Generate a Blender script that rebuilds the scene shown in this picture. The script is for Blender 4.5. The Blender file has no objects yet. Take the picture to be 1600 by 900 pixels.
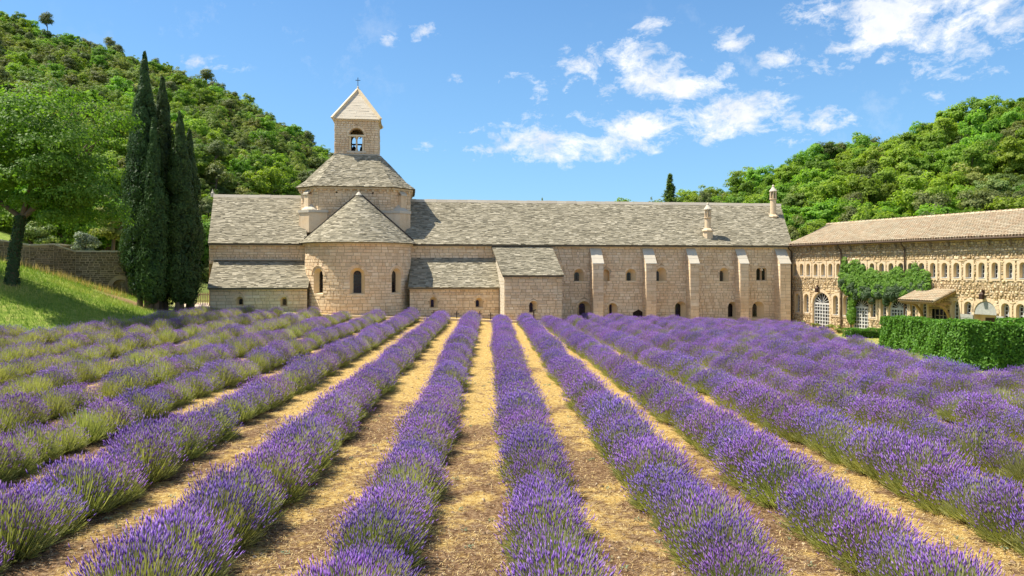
import bpy, math, random
import numpy as np
from mathutils import Vector, Matrix

rng = np.random.default_rng(7)
random.seed(7)
scene = bpy.context.scene
COL = scene.collection
R = math.radians

# ------------------------------------------------------------------ camera
F, CX, HY, EYE = 1150.0, 800.0, 418.0, 4.6
cam_d = bpy.data.cameras.new("camera")
cam_d.sensor_width = 36.0
cam_d.lens = 36.0 * F / 1600.0
cam_d.shift_y = -(450.0 - HY) / 1600.0
cam_d.clip_start = 0.1
cam_d.clip_end = 6000.0
cam = bpy.data.objects.new("camera", cam_d)
cam.location = (0, 0, EYE)
cam.rotation_euler = (R(90), 0, 0)
COL.objects.link(cam)
scene.camera = cam

# ------------------------------------------------------------------ sun, exposure
SUN_EL, SUN_AZ = 60.0, 5.0          # azimuth: degrees behind the -X axis
sh = Vector((-math.cos(R(SUN_AZ)) * math.cos(R(SUN_EL)), math.sin(R(SUN_AZ)) * math.cos(R(SUN_EL)), math.sin(R(SUN_EL))))
sun_d = bpy.data.lights.new("sun", 'SUN')
sun_d.energy = 3.5
sun_d.angle = R(0.53)
sun_d.color = (1.0, 0.93, 0.80)
sun = bpy.data.objects.new("sun", sun_d)
sun.rotation_euler = (-sh).to_track_quat('-Z', 'Y').to_euler()
sun.location = (-30, 10, 60)
COL.objects.link(sun)
vs = scene.view_settings
vs.view_transform = 'Standard'
vs.look = 'None'
vs.exposure = 1.4
vs.gamma = 1.0
vs.use_curve_mapping = False
scene.cycles.max_bounces = 6
scene.cycles.diffuse_bounces = 4
scene.cycles.glossy_bounces = 2
scene.cycles.transmission_bounces = 3
scene.cycles.transparent_max_bounces = 4
scene.cycles.use_denoising = True
try:
    scene.cycles.denoiser = 'OPENIMAGEDENOISE'
except Exception:
    pass

# ------------------------------------------------------------------ node helpers
class NT:
    def __init__(s, tree):
        s.t = tree
        tree.nodes.clear()
    def n(s, typ, **kw):
        nd = s.t.nodes.new(typ)
        for k, v in kw.items():
            setattr(nd, k, v)
        return nd
    def link(s, a, b):
        s.t.links.new(a, b)
    def put(s, sock, v):
        if hasattr(v, 'is_linked') or isinstance(v, bpy.types.NodeSocket):
            s.t.links.new(v, sock)
        else:
            sock.default_value = v
    def math(s, op, a, b=0.0, c=None, clamp=False):
        nd = s.n('ShaderNodeMath', operation=op, use_clamp=clamp)
        s.put(nd.inputs[0], a)
        if op not in ('ABSOLUTE', 'SQRT', 'SINE', 'COSINE', 'ARCSINE'):
            s.put(nd.inputs[1], b)
        if c is not None:
            s.put(nd.inputs[2], c)
        return nd.outputs[0]
    def mix(s, f, a, b, blend='MIX'):
        nd = s.n('ShaderNodeMix', data_type='RGBA', blend_type=blend)
        s.put(nd.inputs[0], f)
        for sock, v in ((nd.inputs[6], a), (nd.inputs[7], b)):
            if isinstance(v, tuple) and len(v) == 3:
                v = v + (1,)
            s.put(sock, v)
        return nd.outputs[2]
    def noise(s, vec, scale, detail=4, rough=0.55, out=0, dist=0.0):
        nd = s.n('ShaderNodeTexNoise')
        if vec is not None:
            s.link(vec, nd.inputs['Vector'])
        nd.inputs['Scale'].default_value = scale
        nd.inputs['Detail'].default_value = detail
        nd.inputs['Roughness'].default_value = rough
        nd.inputs['Distortion'].default_value = dist
        return nd.outputs[out]
    def ramp(s, f, stops, interp='LINEAR'):
        nd = s.n('ShaderNodeValToRGB')
        nd.color_ramp.interpolation = interp
        el = nd.color_ramp.elements
        while len(el) < len(stops):
            el.new(0.5)
        for e, (p, c) in zip(el, stops):
            e.position = p
            e.color = c if len(c) == 4 else tuple(c) + (1,)
        s.put(nd.inputs[0], f)
        return nd.outputs[0]
    def rng(s, f, a, b, c=0.0, d=1.0):
        nd = s.n('ShaderNodeMapRange')
        s.put(nd.inputs[0], f)
        for i, v in enumerate((a, b, c, d)):
            nd.inputs[i + 1].default_value = v
        return nd.outputs[0]
    def attr(s, name):
        return s.n('ShaderNodeAttribute', attribute_name=name).outputs['Fac']

# ------------------------------------------------------------------ world: Nishita sky with clouds
world = bpy.data.worlds.new("World")
scene.world = world
world.use_nodes = True
w = NT(world.node_tree)
wo = w.n('ShaderNodeOutputWorld')
bg = w.n('ShaderNodeBackground')
bg.inputs[1].default_value = 0.13
w.link(bg.outputs[0], wo.inputs[0])
sky = w.n('ShaderNodeTexSky', sky_type='NISHITA')
sky.sun_disc = False
sky.sun_elevation = R(SUN_EL)
sky.sun_rotation = R(-90 + SUN_AZ)
sky.altitude = 300
sky.air_density = 1.0
sky.dust_density = 0.3
sky.ozone_density = 2.0
tc = w.n('ShaderNodeTexCoord')
sep = w.n('ShaderNodeSeparateXYZ')
w.link(tc.outputs['Generated'], sep.inputs[0])
az = w.math('ARCTAN2', sep.outputs[0], sep.outputs[1])
el = w.math('ARCSINE', sep.outputs[2])
wv = w.n('ShaderNodeVectorMath', operation='MULTIPLY_ADD')
wn_ = w.noise(tc.outputs['Generated'], 7.0, 4, 0.6, out=1)
w.link(wn_, wv.inputs[0])
wv.inputs[1].default_value = (0.07, 0.07, 0.05)
w.link(tc.outputs['Generated'], wv.inputs[2])
st_ = w.n('ShaderNodeVectorMath', operation='MULTIPLY')
w.link(wv.outputs[0], st_.inputs[0])
st_.inputs[1].default_value = (1.0, 1.0, 1.7)
n1 = w.noise(st_.outputs[0], 11.0, 10, 0.66)
n2 = w.noise(st_.outputs[0], 34.0, 9, 0.7)
nn = w.math('ADD', w.math('MULTIPLY', n1, 0.62), w.math('MULTIPLY', n2, 0.38))
# (x, y, rx, ry, strength) of each cloud in degrees-like view units
CL = [(1370, 8, 95, 36, 1.1), (1420, 40, 70, 44, 1.1), (1500, 45, 90, 50, 1.1), (1540, 10, 75, 34, 1.0), (1450, 5, 120, 40, 1.1), (1335, 75, 60, 24, .62), (1222, 92, 48, 27, .85),
      (1143, 68, 27, 18, .9), (1132, 103, 24, 17, .6), (1022, 40, 22, 18, .62), (1065, 88, 34, 12, .6), (990, 122, 80, 40, 1.0), (920, 103, 36, 20, .8),
      (1070, 140, 50, 22, .72), (850, 140, 26, 18, .62), (825, 118, 30, 14, .42), (1000, 203, 150, 30, 1.05), (900, 222, 150, 24, 1.05), (820, 231, 100, 17, .95), (1110, 182, 90, 22, .85),
      (1185, 178, 34, 18, .6), (1202, 152, 22, 13, .5), (1275, 188, 46, 15, .85), (1225, 222, 40, 10, .45), (1110, 228, 16, 10, .5), (660, 54, 22, 15, .6),
      (612, 58, 14, 9, .5), (718, 125, 12, 7, .45), (1465, 152, 16, 8, .5), (1345, 168, 14, 8, .5), (880, 82, 16, 8, .42), (330, 100, 40, 8, .3), (760, 232, 24, 9, .5), (950, 72, 16, 8, .4), (770,140,22,12,.36), (1358,214,20,8,.4)]
acc = None
for (x, y, rx, ry, st) in CL:
    rx, ry = rx * 1.18, ry * 1.18
    a0 = math.atan((x - CX) / F)
    e0 = math.atan((HY - y) / F * math.cos(a0))
    ra = rx / F * math.cos(a0) ** 2 * 1.6
    re = ry / F * math.cos(a0) * 1.6
    dx = w.math('MULTIPLY', w.math('SUBTRACT', az, a0), 1 / ra)
    dy = w.math('MULTIPLY', w.math('SUBTRACT', el, e0), 1 / re)
    d = w.math('SQRT', w.math('ADD', w.math('MULTIPLY', dx, dx), w.math('MULTIPLY', dy, dy)))
    m = w.math('MULTIPLY', w.math('SUBTRACT', 1.0, d, clamp=True), st * 1.25)
    acc = m if acc is None else w.math('MAXIMUM', acc, m)
# unseen noise clouds round the rest of the sky, cover raised to lighten shaded walls
gm = w.noise(tc.outputs['Generated'], 2.3, 3, 0.5)
side = w.rng(w.math('ABSOLUTE', az), 0.75, 1.0, 0.0, 1.0)
gen = w.math('MULTIPLY', w.math('MULTIPLY', w.rng(gm, 0.42, 0.56, 0.0, 1.0), side), w.rng(el, 0.05, 0.2, 0.0, 1.0))
acc = w.math('MAXIMUM', acc, gen)
den = w.math('ADD', acc, w.math('MULTIPLY', w.math('SUBTRACT', nn, 0.545), 6.5))
den = w.math('MULTIPLY', w.rng(den, 0.20, 1.05, 0.0, 1.0), w.rng(acc, 0.0, 0.18, 0.0, 1.0))
wisp = w.math('MULTIPLY', w.rng(w.noise(tc.outputs['Generated'], 14.0, 9, 0.7), 0.57, 0.8, 0.0, 0.5), w.rng(gm, 0.45, 0.62, 0, 1))
den = w.math('MAXIMUM', den, w.math('MULTIPLY', wisp, w.rng(el, 0.05, 0.2, 0.0, 1.0)))
shade = w.rng(w.noise(tc.outputs['Generated'], 20.0, 6, 0.6), 0.35, 0.65, 0.0, 1.0)
ccol = w.mix(shade, (2.5, 2.65, 2.9), (3.5, 3.5, 3.5))
skyc = w.mix(1.0, sky.outputs[0], (0.29, 0.44, 0.545), 'MULTIPLY')
low = w.rng(el, 0.0, 0.5, 1.0, 0.0)
skyc = w.mix(w.math('MULTIPLY', low, 0.55), skyc, (0.98, 1.73, 2.5))
w.link(w.mix(w.math('MULTIPLY', den, 0.93), skyc, ccol), bg.inputs[0])

# ------------------------------------------------------------------ mesh builder
class MB:
    def __init__(s):
        s.v, s.q, s.t, s.rq, s.rt, s.n = [], [], [], [], [], 0
    def add(s, V, Q=None, T=None, rq=None, rt=None):
        V = np.asarray(V, float).reshape(-1, 3)
        s.v.append(V)
        if Q is not None and len(Q):
            Q = np.asarray(Q, int).reshape(-1, 4)
            s.q.append(Q + s.n)
            s.rq.append(np.broadcast_to(np.asarray(rng.random() if rq is None else rq, float), (len(Q),)))
        if T is not None and len(T):
            T = np.asarray(T, int).reshape(-1, 3)
            s.t.append(T + s.n)
            s.rt.append(np.broadcast_to(np.asarray(rng.random() if rt is None else rt, float), (len(T),)))
        s.n += len(V)
    def quads(s, C, r=None):
        """C: (n,4,3) corner arrays"""
        C = np.asarray(C, float)
        n = len(C)
        if not n:
            return
        s.add(C.reshape(-1, 3), np.arange(n * 4).reshape(n, 4), rq=(rng.random(n) if r is None else r))
    def tris(s, C, r=None):
        C = np.asarray(C, float)
        n = len(C)
        if n:
            s.add(C.reshape(-1, 3), None, np.arange(n * 3).reshape(n, 3), rt=(rng.random(n) if r is None else r))
    def hexa(s, C, r=None, faces=(0, 1, 2, 3, 4, 5)):
        """C: (n,8,3) corners: 0-3 bottom ccw, 4-7 top ccw"""
        C = np.asarray(C, float)
        n = len(C)
        if not n:
            return
        FQ = np.array([[0, 3, 2, 1], [4, 5, 6, 7], [0, 1, 5, 4], [1, 2, 6, 5], [2, 3, 7, 6], [3, 0, 4, 7]])[list(faces)]
        Q = (np.arange(n)[:, None, None] * 8 + FQ[None]).reshape(-1, 4)
        rr = np.broadcast_to(np.asarray(rng.random(n) if r is None else r, float), (n,))
        s.add(C.reshape(-1, 3), Q, rq=np.repeat(rr, len(FQ)))
    def box(s, lo, hi, r=None):
        (a, b, c), (d, e, f) = lo, hi
        s.hexa([[(a, b, c), (d, b, c), (d, e, c), (a, e, c), (a, b, f), (d, b, f), (d, e, f), (a, e, f)]], r)
    def bar(s, p, q, wd, th=None, r=None, up=(0, 0, 1)):
        p, q = Vector(p), Vector(q)
        th = th or wd
        d = (q - p).normalized()
        u = Vector(up)
        if abs(d.dot(u)) > .95:
            u = Vector((1, 0, 0))
        a = d.cross(u).normalized() * wd / 2
        b = a.cross(d).normalized() * th / 2
        s.hexa([[p - a - b, p + a - b, p + a + b, p - a + b, q - a - b, q + a - b, q + a + b, q - a + b]], r)
    def tube(s, pts, rad, seg=8, r=None, cap=True):
        pts = [Vector(p) for p in pts]
        V = []
        for i, p in enumerate(pts):
            d = (pts[min(i + 1, len(pts) - 1)] - pts[max(i - 1, 0)]).normalized()
            u = Vector((0, 0, 1)) if abs(d.z) < .9 else Vector((1, 0, 0))
            a = d.cross(u).normalized()
            b = a.cross(d).normalized()
            for k in range(seg):
                t = 2 * math.pi * k / seg
                V.append(p + (a * math.cos(t) + b * math.sin(t)) * rad[i])
        Q = [[i * seg + k, i * seg + (k + 1) % seg, (i + 1) * seg + (k + 1) % seg, (i + 1) * seg + k] for i in range(len(pts) - 1) for k in range(seg)]
        T = []
        if cap:
            V.append(pts[-1])
            T = [[(len(pts) - 1) * seg + k, (len(pts) - 1) * seg + (k + 1) % seg, len(V) - 1] for k in range(seg)]
        s.add([tuple(x) for x in V], Q, T, r, r)
    def lathe(s, c, prof, seg=12, r=None, a0=0.0):
        """prof: list of (radius, z)"""
        c = np.asarray(c, float)
        a = np.linspace(0, 2 * np.pi, seg, endpoint=False) + a0
        V = np.concatenate([np.stack([c[0] + p * np.cos(a), c[1] + p * np.sin(a), np.full(seg, c[2] + z)], 1) for p, z in prof])
        Q = [[i * seg + k, i * seg + (k + 1) % seg, (i + 1) * seg + (k + 1) % seg, (i + 1) * seg + k] for i in range(len(prof) - 1) for k in range(seg)]
        s.add(V, Q, rq=r)
    def mesh(s, name, smooth=False):
        me = bpy.data.meshes.new(name)
        V = np.concatenate(s.v)
        Q = np.concatenate(s.q) if s.q else np.zeros((0, 4), int)
        T = np.concatenate(s.t) if s.t else np.zeros((0, 3), int)
        rr = np.concatenate(s.rq + s.rt)
        me.vertices.add(len(V))
        me.vertices.foreach_set('co', V.astype(np.float32).ravel())
        lp = np.concatenate([Q.ravel(), T.ravel()]).astype(np.int32)
        me.loops.add(len(lp))
        me.loops.foreach_set('vertex_index', lp)
        me.polygons.add(len(Q) + len(T))
        me.polygons.foreach_set('loop_start', np.concatenate([np.arange(len(Q)) * 4, len(Q) * 4 + np.arange(len(T)) * 3]).astype(np.int32))
        me.update(calc_edges=True)
        me.polygons.foreach_set('use_smooth', np.full(len(me.polygons), bool(smooth)))
        a = me.attributes.new('rnd', 'FLOAT', 'FACE')
        a.data.foreach_set('value', rr.astype(np.float32))
        return me
    def build(s, name, mat, parent=None, smooth=False, **props):
        if not s.v:
            return None
        me = s.mesh(name, smooth or mat.name == 'bark')
        me.materials.append(mat)
        return link(name, me, parent, **props)

def link(name, data, parent=None, **props):
    o = bpy.data.objects.new(name, data)
    COL.objects.link(o)
    if parent is not None:
        o.parent = parent
        if parent.parent is None and not parent.get('_local'):
            o.matrix_parent_inverse = Matrix.Translation(parent.location).inverted()
    for k, v in props.items():
        o[k] = v
    return o

def thing(name, label, cat, loc=(0, 0, 0), group=None, local=False):
    o = bpy.data.objects.new(name, None)
    o.empty_display_size = 0.3
    o.location = loc
    COL.objects.link(o)
    o['label'] = label
    o['category'] = cat
    if group:
        o['group'] = group
    if local:
        o['_local'] = True
    return o

def tag(o, label=None, cat=None, group=None):
    if label: o['label'] = label
    if cat: o['category'] = cat
    if group: o['group'] = group
    return o

# ------------------------------------------------------------------ materials
def new_mat(name):
    m = bpy.data.materials.new(name)
    m.use_nodes = True
    return m, NT(m.node_tree)

def stone_mat(name, cols, stain=(0.20, 0.15, 0.09), stain_amt=0.35, bump=0.25, scale=3.0, blotch=None, bdist=0.018):
    m, t = new_mat(name)
    out = t.n('ShaderNodeOutputMaterial')
    p = t.n('ShaderNodeBsdfPrincipled')
    p.inputs['Roughness'].default_value = 0.9
    p.inputs['Specular IOR Level'].default_value = 0.15
    pos = t.n('ShaderNodeNewGeometry').outputs['Position']
    rnd = t.attr('rnd')
    c = t.ramp(rnd, [(i / (len(cols) - 1), q) for i, q in enumerate(cols)])
    n = t.noise(pos, scale, 8, 0.6)
    c = t.mix(t.rng(n, 0.45, 0.75, 0.0, stain_amt), c, stain)
    n4 = t.noise(pos, 0.45, 5, 0.6)
    if blotch:
        c = t.mix(t.rng(n4, 0.42, 0.66, 0.0, 0.6), c, blotch, 'MULTIPLY')
        mp = t.n('ShaderNodeMapping'); mp.inputs['Scale'].default_value = (1.3, 1.3, .16)
        t.link(pos, mp.inputs['Vector'])
        n5 = t.noise(mp.outputs[0], 1.6, 6, 0.65)
        c = t.mix(t.rng(n5, 0.5, 0.72, 0.0, 0.55), c, (.62, .52, .42), 'MULTIPLY')
        n6 = t.noise(pos, 1.1, 4, 0.6, dist=.6)
        c = t.mix(t.rng(n6, 0.48, 0.62, 0.0, 0.35), c, (1.0, .84, .60), 'MULTIPLY')
    n2 = t.noise(pos, 22.0, 6, 0.7)
    c = t.mix(t.rng(n2, 0.3, 0.7, 0.0, 0.35 if bdist > .01 else .12), c, tuple(min(1, x * 1.3) for x in cols[-1]))
    t.link(c, p.inputs['Base Color'])
    b = t.n('ShaderNodeBump')
    b.inputs['Strength'].default_value = bump
    b.inputs['Distance'].default_value = bdist
    t.link(t.math('ADD', n, t.math('MULTIPLY', n2, 0.6)), b.inputs['Height'])
    t.link(b.outputs[0], p.inputs['Normal'])
    t.link(p.outputs[0], out.inputs[0])
    return m

def leaf_mat(name, cols, trans=0.35, rough=0.55, objvar=0.5, spec=0.25):
    m, t = new_mat(name)
    out = t.n('ShaderNodeOutputMaterial')
    p = t.n('ShaderNodeBsdfPrincipled')
    p.inputs['Roughness'].default_value = rough
    p.inputs['Specular IOR Level'].default_value = spec
    c = t.ramp(t.attr('rnd'), [(i / (len(cols) - 1), q) for i, q in enumerate(cols)])
    r = t.n('ShaderNodeObjectInfo').outputs['Random']
    hs = t.n('ShaderNodeHueSaturation')
    t.link(t.rng(r, 0, 1, 0.5 - 0.03 * objvar, 0.5 + 0.03 * objvar), hs.inputs['Hue'])
    t.link(t.rng(t.math('FRACT', t.math('MULTIPLY', r, 7.31)), 0, 1, 1 - 0.35 * objvar, 1 + 0.35 * objvar), hs.inputs['Value'])
    t.link(c, hs.inputs['Color'])
    t.link(hs.outputs[0], p.inputs['Base Color'])
    tr = t.n('ShaderNodeBsdfTranslucent')
    t.link(t.mix(1.0, hs.outputs[0], (1.25, 1.35, 0.55), 'MULTIPLY'), tr.inputs[0])
    mx = t.n('ShaderNodeMixShader')
    mx.inputs[0].default_value = trans
    t.link(p.outputs[0], mx.inputs[1])
    t.link(tr.outputs[0], mx.inputs[2])
    t.link(mx.outputs[0], out.inputs[0])
    return m

def plain_mat(name, col, rough=0.7, metal=0.0, var=0.15, spec=0.3):
    m, t = new_mat(name)
    out = t.n('ShaderNodeOutputMaterial')
    p = t.n('ShaderNodeBsdfPrincipled')
    p.inputs['Roughness'].default_value = rough
    p.inputs['Metallic'].default_value = metal
    p.inputs['Specular IOR Level'].default_value = spec
    pos = t.n('ShaderNodeNewGeometry').outputs['Position']
    n = t.noise(pos, 6.0, 5, 0.6)
    dk = tuple(x * (1 - var * 2) for x in col)
    c = t.mix(t.rng(n, 0.3, 0.7), col, dk)
    t.link(c, p.inputs['Base Color'])
    t.link(p.outputs[0], out.inputs[0])
    return m

M = {}
M['stone'] = stone_mat('church_stone', [(.56, .40, .25), (.70, .53, .35), (.74, .56, .37), (.80, .63, .44), (.66, .48, .30), (.84, .70, .52)], bump=0.2, stain_amt=.2, blotch=(.90, .76, .62))
M['mortar'] = stone_mat('mortar', [(.38, .28, .18), (.46, .35, .23)], bump=0.3)
M['trim'] = stone_mat('pale_trim_stone', [(.62, .50, .33), (.72, .60, .42), (.68, .53, .33)], stain_amt=0.25, bump=0.15)
M['cap'] = stone_mat('cap_stone', [(.46, .41, .32), (.56, .50, .40)], stain=(.3, .28, .22), stain_amt=0.3, bump=0.2)
M['slate'] = stone_mat('roof_slab_stone', bdist=.006, cols=[(.13, .115, .08), (.25, .225, .165), (.32, .285, .205), (.185, .165, .115), (.43, .385, .29), (.27, .24, .17)], stain=(.13, .11, .07), stain_amt=0.4, bump=0.35, scale=.7)
M['cap_slab'] = stone_mat('turret_slab', [(.47, .41, .32), (.54, .48, .38)], stain_amt=.12, scale=.6, bump=.1, bdist=.005)
M['slate_bed'] = stone_mat('roof_bed', [(.09, .08, .06), (.13, .11, .08)])
M['rubble'] = stone_mat('rubble_stone', [(.36, .24, .12), (.55, .40, .21), (.64, .50, .29), (.46, .32, .16), (.70, .58, .38), (.40, .32, .22)], bump=0.3, scale=4)
M['rubble_bed'] = stone_mat('rubble_mortar', [(.25, .18, .10), (.33, .24, .14)], bump=0.5)
M['surround'] = stone_mat('dressed_surround', [(.56, .43, .27), (.63, .50, .34), (.60, .45, .28)], stain_amt=0.2, bump=0.12)
M['reveal'] = stone_mat('warm_reveal', [(.66, .48, .26), (.70, .53, .31)], stain_amt=0.15, bump=0.1)
M['drystone'] = stone_mat('garden_wall_stone', [(.12, .09, .055), (.20, .155, .10), (.27, .21, .14), (.17, .13, .085)], bump=0.4)
M['tile'] = stone_mat('clay_tile', [(.30, .20, .12), (.40, .30, .19), (.42, .35, .24), (.42, .30, .19), (.34, .30, .21), (.52, .43, .30)], stain=(.20, .17, .11), stain_amt=0.35, bump=0.1, scale=.5)
M['white'] = plain_mat('white_paint', (.62, .62, .59), 0.5)
M['shutter'] = plain_mat('weathered_white_boards', (.40, .40, .36), 0.7)
M['wood'] = plain_mat('oiled_oak', (.42, .27, .11), 0.6, var=.2)
M['greywood'] = plain_mat('weathered_wood', (.33, .27, .20), 0.8, var=.2)
M['darkwood'] = plain_mat('dark_door_wood', (.055, .03, .02), 0.7)
M['iron'] = plain_mat('rusty_iron', (.06, .035, .025), 0.6, 0.4)
M['bronze'] = plain_mat('dark_bronze', (.03, .035, .035), 0.4, 0.6)
M['pipe'] = plain_mat('brown_zinc', (.10, .065, .04), 0.5, 0.3)
M['glass'] = plain_mat('dark_window_glass', (.012, .014, .016), 0.12, spec=0.6)
M['gap_dark'] = plain_mat('dark_gap_fill', (.06, .05, .045), 0.7)  # near-black for the painted roof shadow gap, putlog holes and chimney flue
M['bark'] = stone_mat('bark', [(.10, .075, .05), (.16, .12, .085)], bump=0.6, scale=8)
M['dirt'] = plain_mat('pebble', (.36, .28, .19), 0.95, var=.25)

# ------------------------------------------------------------------ terrain
# skyline of the wooded valley sides, as ground (without its trees), against the view direction
HX = [-1500, -500, -100, 0, 90, 180, 250, 330, 400, 450, 512, 560, 620, 700, 800, 900, 1000, 1100, 1180, 1240, 1290, 1400, 1500, 1600, 2000, 3000]
HG = [-260, -130, -15, 34, 72, 92, 118, 146, 184, 210, 258, 292, 325, 352, 352, 353, 348, 330, 314, 285, 266, 256, 226, 196, 80, -40]
HC = [300, 280, 255, 250, 245, 240, 235, 230, 225, 220, 215, 215, 220, 240, 260, 250, 230, 200, 185, 175, 170, 165, 160, 160, 170, 200]
HF = [80, 80, 78, 78, 78, 80, 82, 85, 88, 92, 98, 110, 120, 130, 130, 125, 118, 108, 98, 90, 86, 82, 80, 78, 75, 75]
def sstep(x, a, b):
    t = np.clip((x - a) / (b - a), 0, 1)
    return t * t * (3 - 2 * t)
_gt = rng.random((64, 64))
def vnoise(x, y):
    xi, yi = np.floor(x).astype(int), np.floor(y).astype(int)
    fx, fy = x - xi, y - yi
    fx, fy = fx * fx * (3 - 2 * fx), fy * fy * (3 - 2 * fy)
    g = lambda a, b: _gt[a % 64, b % 64]
    return (g(xi, yi) * (1 - fx) + g(xi + 1, yi) * fx) * (1 - fy) + (g(xi, yi + 1) * (1 - fx) + g(xi + 1, yi + 1) * fx) * fy
def bank_s(X, Y):
    Xe = np.interp(Y, [15, 22, 30, 36, 40, 46, 55, 62, 75], [34, 31, 28, 25, 22.5, 22.3, 25.5, 28, 30])
    return -X - Xe
def terr(X, Y):
    X, Y = np.asarray(X, float), np.asarray(Y, float)
    zc = np.interp(Y, [-60, 4, 9, 56, 75, 400], [1.1, .95, .85, .36, .3, .3])
    lat = -0.044 * np.clip(X, -45, 45) * np.clip((Y - 8) / 52, 0, 1)
    z = zc + lat
    s = bank_s(X, Y)
    s = np.where(s > 0, s * s / (s + 1.2), 0)
    z = z + np.minimum(s, 22) * 0.33 * sstep(Y, 10, 30)
    Ys = np.maximum(Y, 5)
    xp = np.clip(CX + F * X / Ys, -1500, 3000)
    yg, yc, yf = np.interp(xp, HX, HG), np.interp(xp, HX, HC), np.interp(xp, HX, HF)
    t = np.clip((Y - yf) / (yc - yf), 0, None)
    zcst = EYE + (HY - yg) / F * yc
    tt = np.minimum(t, 1)
    h = np.where(t <= 1, z + (zcst - z) * (tt ** 1.08), zcst - (Y - yc) * 0.08)
    h = h + np.where(t > 0, (vnoise(X / 14, Y / 14) - .5) * 3.0 * np.minimum(t * 6, 1) * (1 - sstep(t, .75, .95)), 0)
    z = np.where((Y > 5) & (t > 0), h, z)
    z = z + (vnoise(X * .7 + 9, Y * .7) - .5) * .10
    return z
def tz(x, y):
    return float(terr(np.array([x]), np.array([y]))[0])
def topx(X, Y, Z):
    return CX + F * X / Y, HY - F * (Z - EYE) / Y

# ------------------------------------------------------------------ ground sheet
def axis(dense0, dense1, step, ends, growth=1.16):
    a = list(np.arange(dense0, dense1 + 1e-6, step))
    s = step
    while a[-1] < ends[1]:
        s *= growth
        a.append(a[-1] + min(s, 60))
    s = step
    while a[0] > ends[0]:
        s *= growth
        a.insert(0, a[0] - min(s, 60))
    return np.array(a)
gx = axis(-40, 42, 0.55, (-1200, 1200), 1.12)
gy = axis(5, 80, 0.6, (-150, 2500), 1.05)
GX, GY = np.meshgrid(gx, gy)
GZ = terr(GX, GY)
far = np.clip((GY - 700) / 1800, 0, 1)
nx, ny = len(gx), len(gy)
mb = MB()
idx = np.arange(nx * ny).reshape(ny, nx)
Qg = np.stack([idx[:-1, :-1], idx[:-1, 1:], idx[1:, 1:], idx[1:, :-1]], -1).reshape(-1, 4)
mb.add(np.stack([GX, GY, GZ], -1).reshape(-1, 3), Qg, rq=0.5)
me = mb.mesh('ground', smooth=True)
def ground_masks(X, Y):
    s = bank_s(X, Y)
    nz = (vnoise(X * .5, Y * .5) - .5) * 1.6
    grass = sstep(s + nz, -0.6, 0.8) * sstep(Y, 10, 20)
    # grassy strip before the left end of the church
    grass = np.maximum(grass, .75 * sstep(X, 15.5, 17.5) * sstep(Y, 24.5, 26) * (1 - sstep(Y, 58, 62)) * sstep(X - np.interp(Y, [20, 31.6, 43.4, 70], [18.6, 18.6, 21.2, 27.0]), -3.2, -1.8))
    grass = np.maximum(grass, sstep(Y + nz, 53.2, 54.6) * sstep(-X + nz, 16, 18))
    xp = CX + F * X / np.maximum(Y, 5)
    yf = np.interp(np.clip(xp, -1500, 3000), HX, HF)
    hill = sstep(Y, 63, 74)
    straw = sstep(Y, 10, 30) * .65 + .24 + (vnoise(X * .9, Y * .35) - .5) * .9 + (vnoise(X * 2.3 + 7, Y * 1.4) - .5) * .8
    return grass, hill, straw
g_, h_, s_ = ground_masks(GX, GY)
def spot(x, y, rx, ry):
    return np.clip(1.3 - ((GX - x) / rx) ** 2 - ((GY - y) / ry) ** 2 + (vnoise(GX * 1.3, GY * 1.3) - .5) * .8, 0, 1)
bare_ = np.maximum(spot(-26.6, 53.6, 4.2, 1.5), spot(-22.5, 54.6, 5, .9) * .7)
pale_ = spot(-26.0, 61.0, 2.2, 4.0)
for nm, ar in (('grass', g_), ('hill', h_), ('straw', s_), ('bare', bare_), ('pale', pale_)):
    a = me.attributes.new(nm, 'FLOAT', 'POINT')
    a.data.foreach_set('value', ar.astype(np.float32).ravel())
m, t = new_mat('ground_soil_and_grass')
out = t.n('ShaderNodeOutputMaterial')
p = t.n('ShaderNodeBsdfPrincipled')
p.inputs['Roughness'].default_value = 1.0
p.inputs['Specular IOR Level'].default_value = 0.05
pos = t.n('ShaderNodeNewGeometry').outputs['Position']
na = t.noise(pos, 2.6, 9, 0.68)
nb = t.noise(pos, 13.0, 8, 0.7)
nc = t.noise(pos, 60.0, 4, 0.7)
soil = t.ramp(nb, [(.34, (.06, .032, .015)), (.46, (.18, .105, .055)), (.55, (.29, .185, .10)), (.68, (.46, .34, .20))])
straw = t.ramp(nb, [(.32, (.25, .14, .04)), (.46, (.48, .31, .10)), (.57, (.62, .45, .17)), (.70, (.70, .56, .28))])
c = t.mix(t.rng(t.math('ADD', na, t.math('MULTIPLY', t.math('SUBTRACT', t.attr('straw'), 0.5), 0.42)), .38, .54), soil, straw)
c = t.mix(t.rng(nc, .3, .7, 0, .45), c, t.mix(.5, c, (.05, .03, .02)))
gr = t.ramp(na, [(.3, (.12, .19, .03)), (.5, (.22, .30, .05)), (.7, (.40, .38, .12))])
c = t.mix(t.attr('grass'), c, gr)
hl = t.ramp(na, [(.3, (.10, .14, .035)), (.6, (.17, .20, .055)), (.8, (.30, .28, .13))])
c = t.mix(t.attr('hill'), c, hl)
c = t.mix(t.attr('bare'), c, t.mix(nb, (.12, .07, .035), (.46, .31, .17)))
c = t.mix(t.attr('pale'), c, (.52, .45, .35))
t.link(c, p.inputs['Base Color'])
b = t.n('ShaderNodeBump')
b.inputs['Strength'].default_value = 0.9
b.inputs['Distance'].default_value = 0.08
t.link(t.math('ADD', nb, t.math('MULTIPLY', nc, .35)), b.inputs['Height'])
t.link(b.outputs[0], p.inputs['Normal'])
t.link(p.outputs[0], out.inputs[0])
me.materials.append(m)
link('ground', me, kind='structure')

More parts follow.
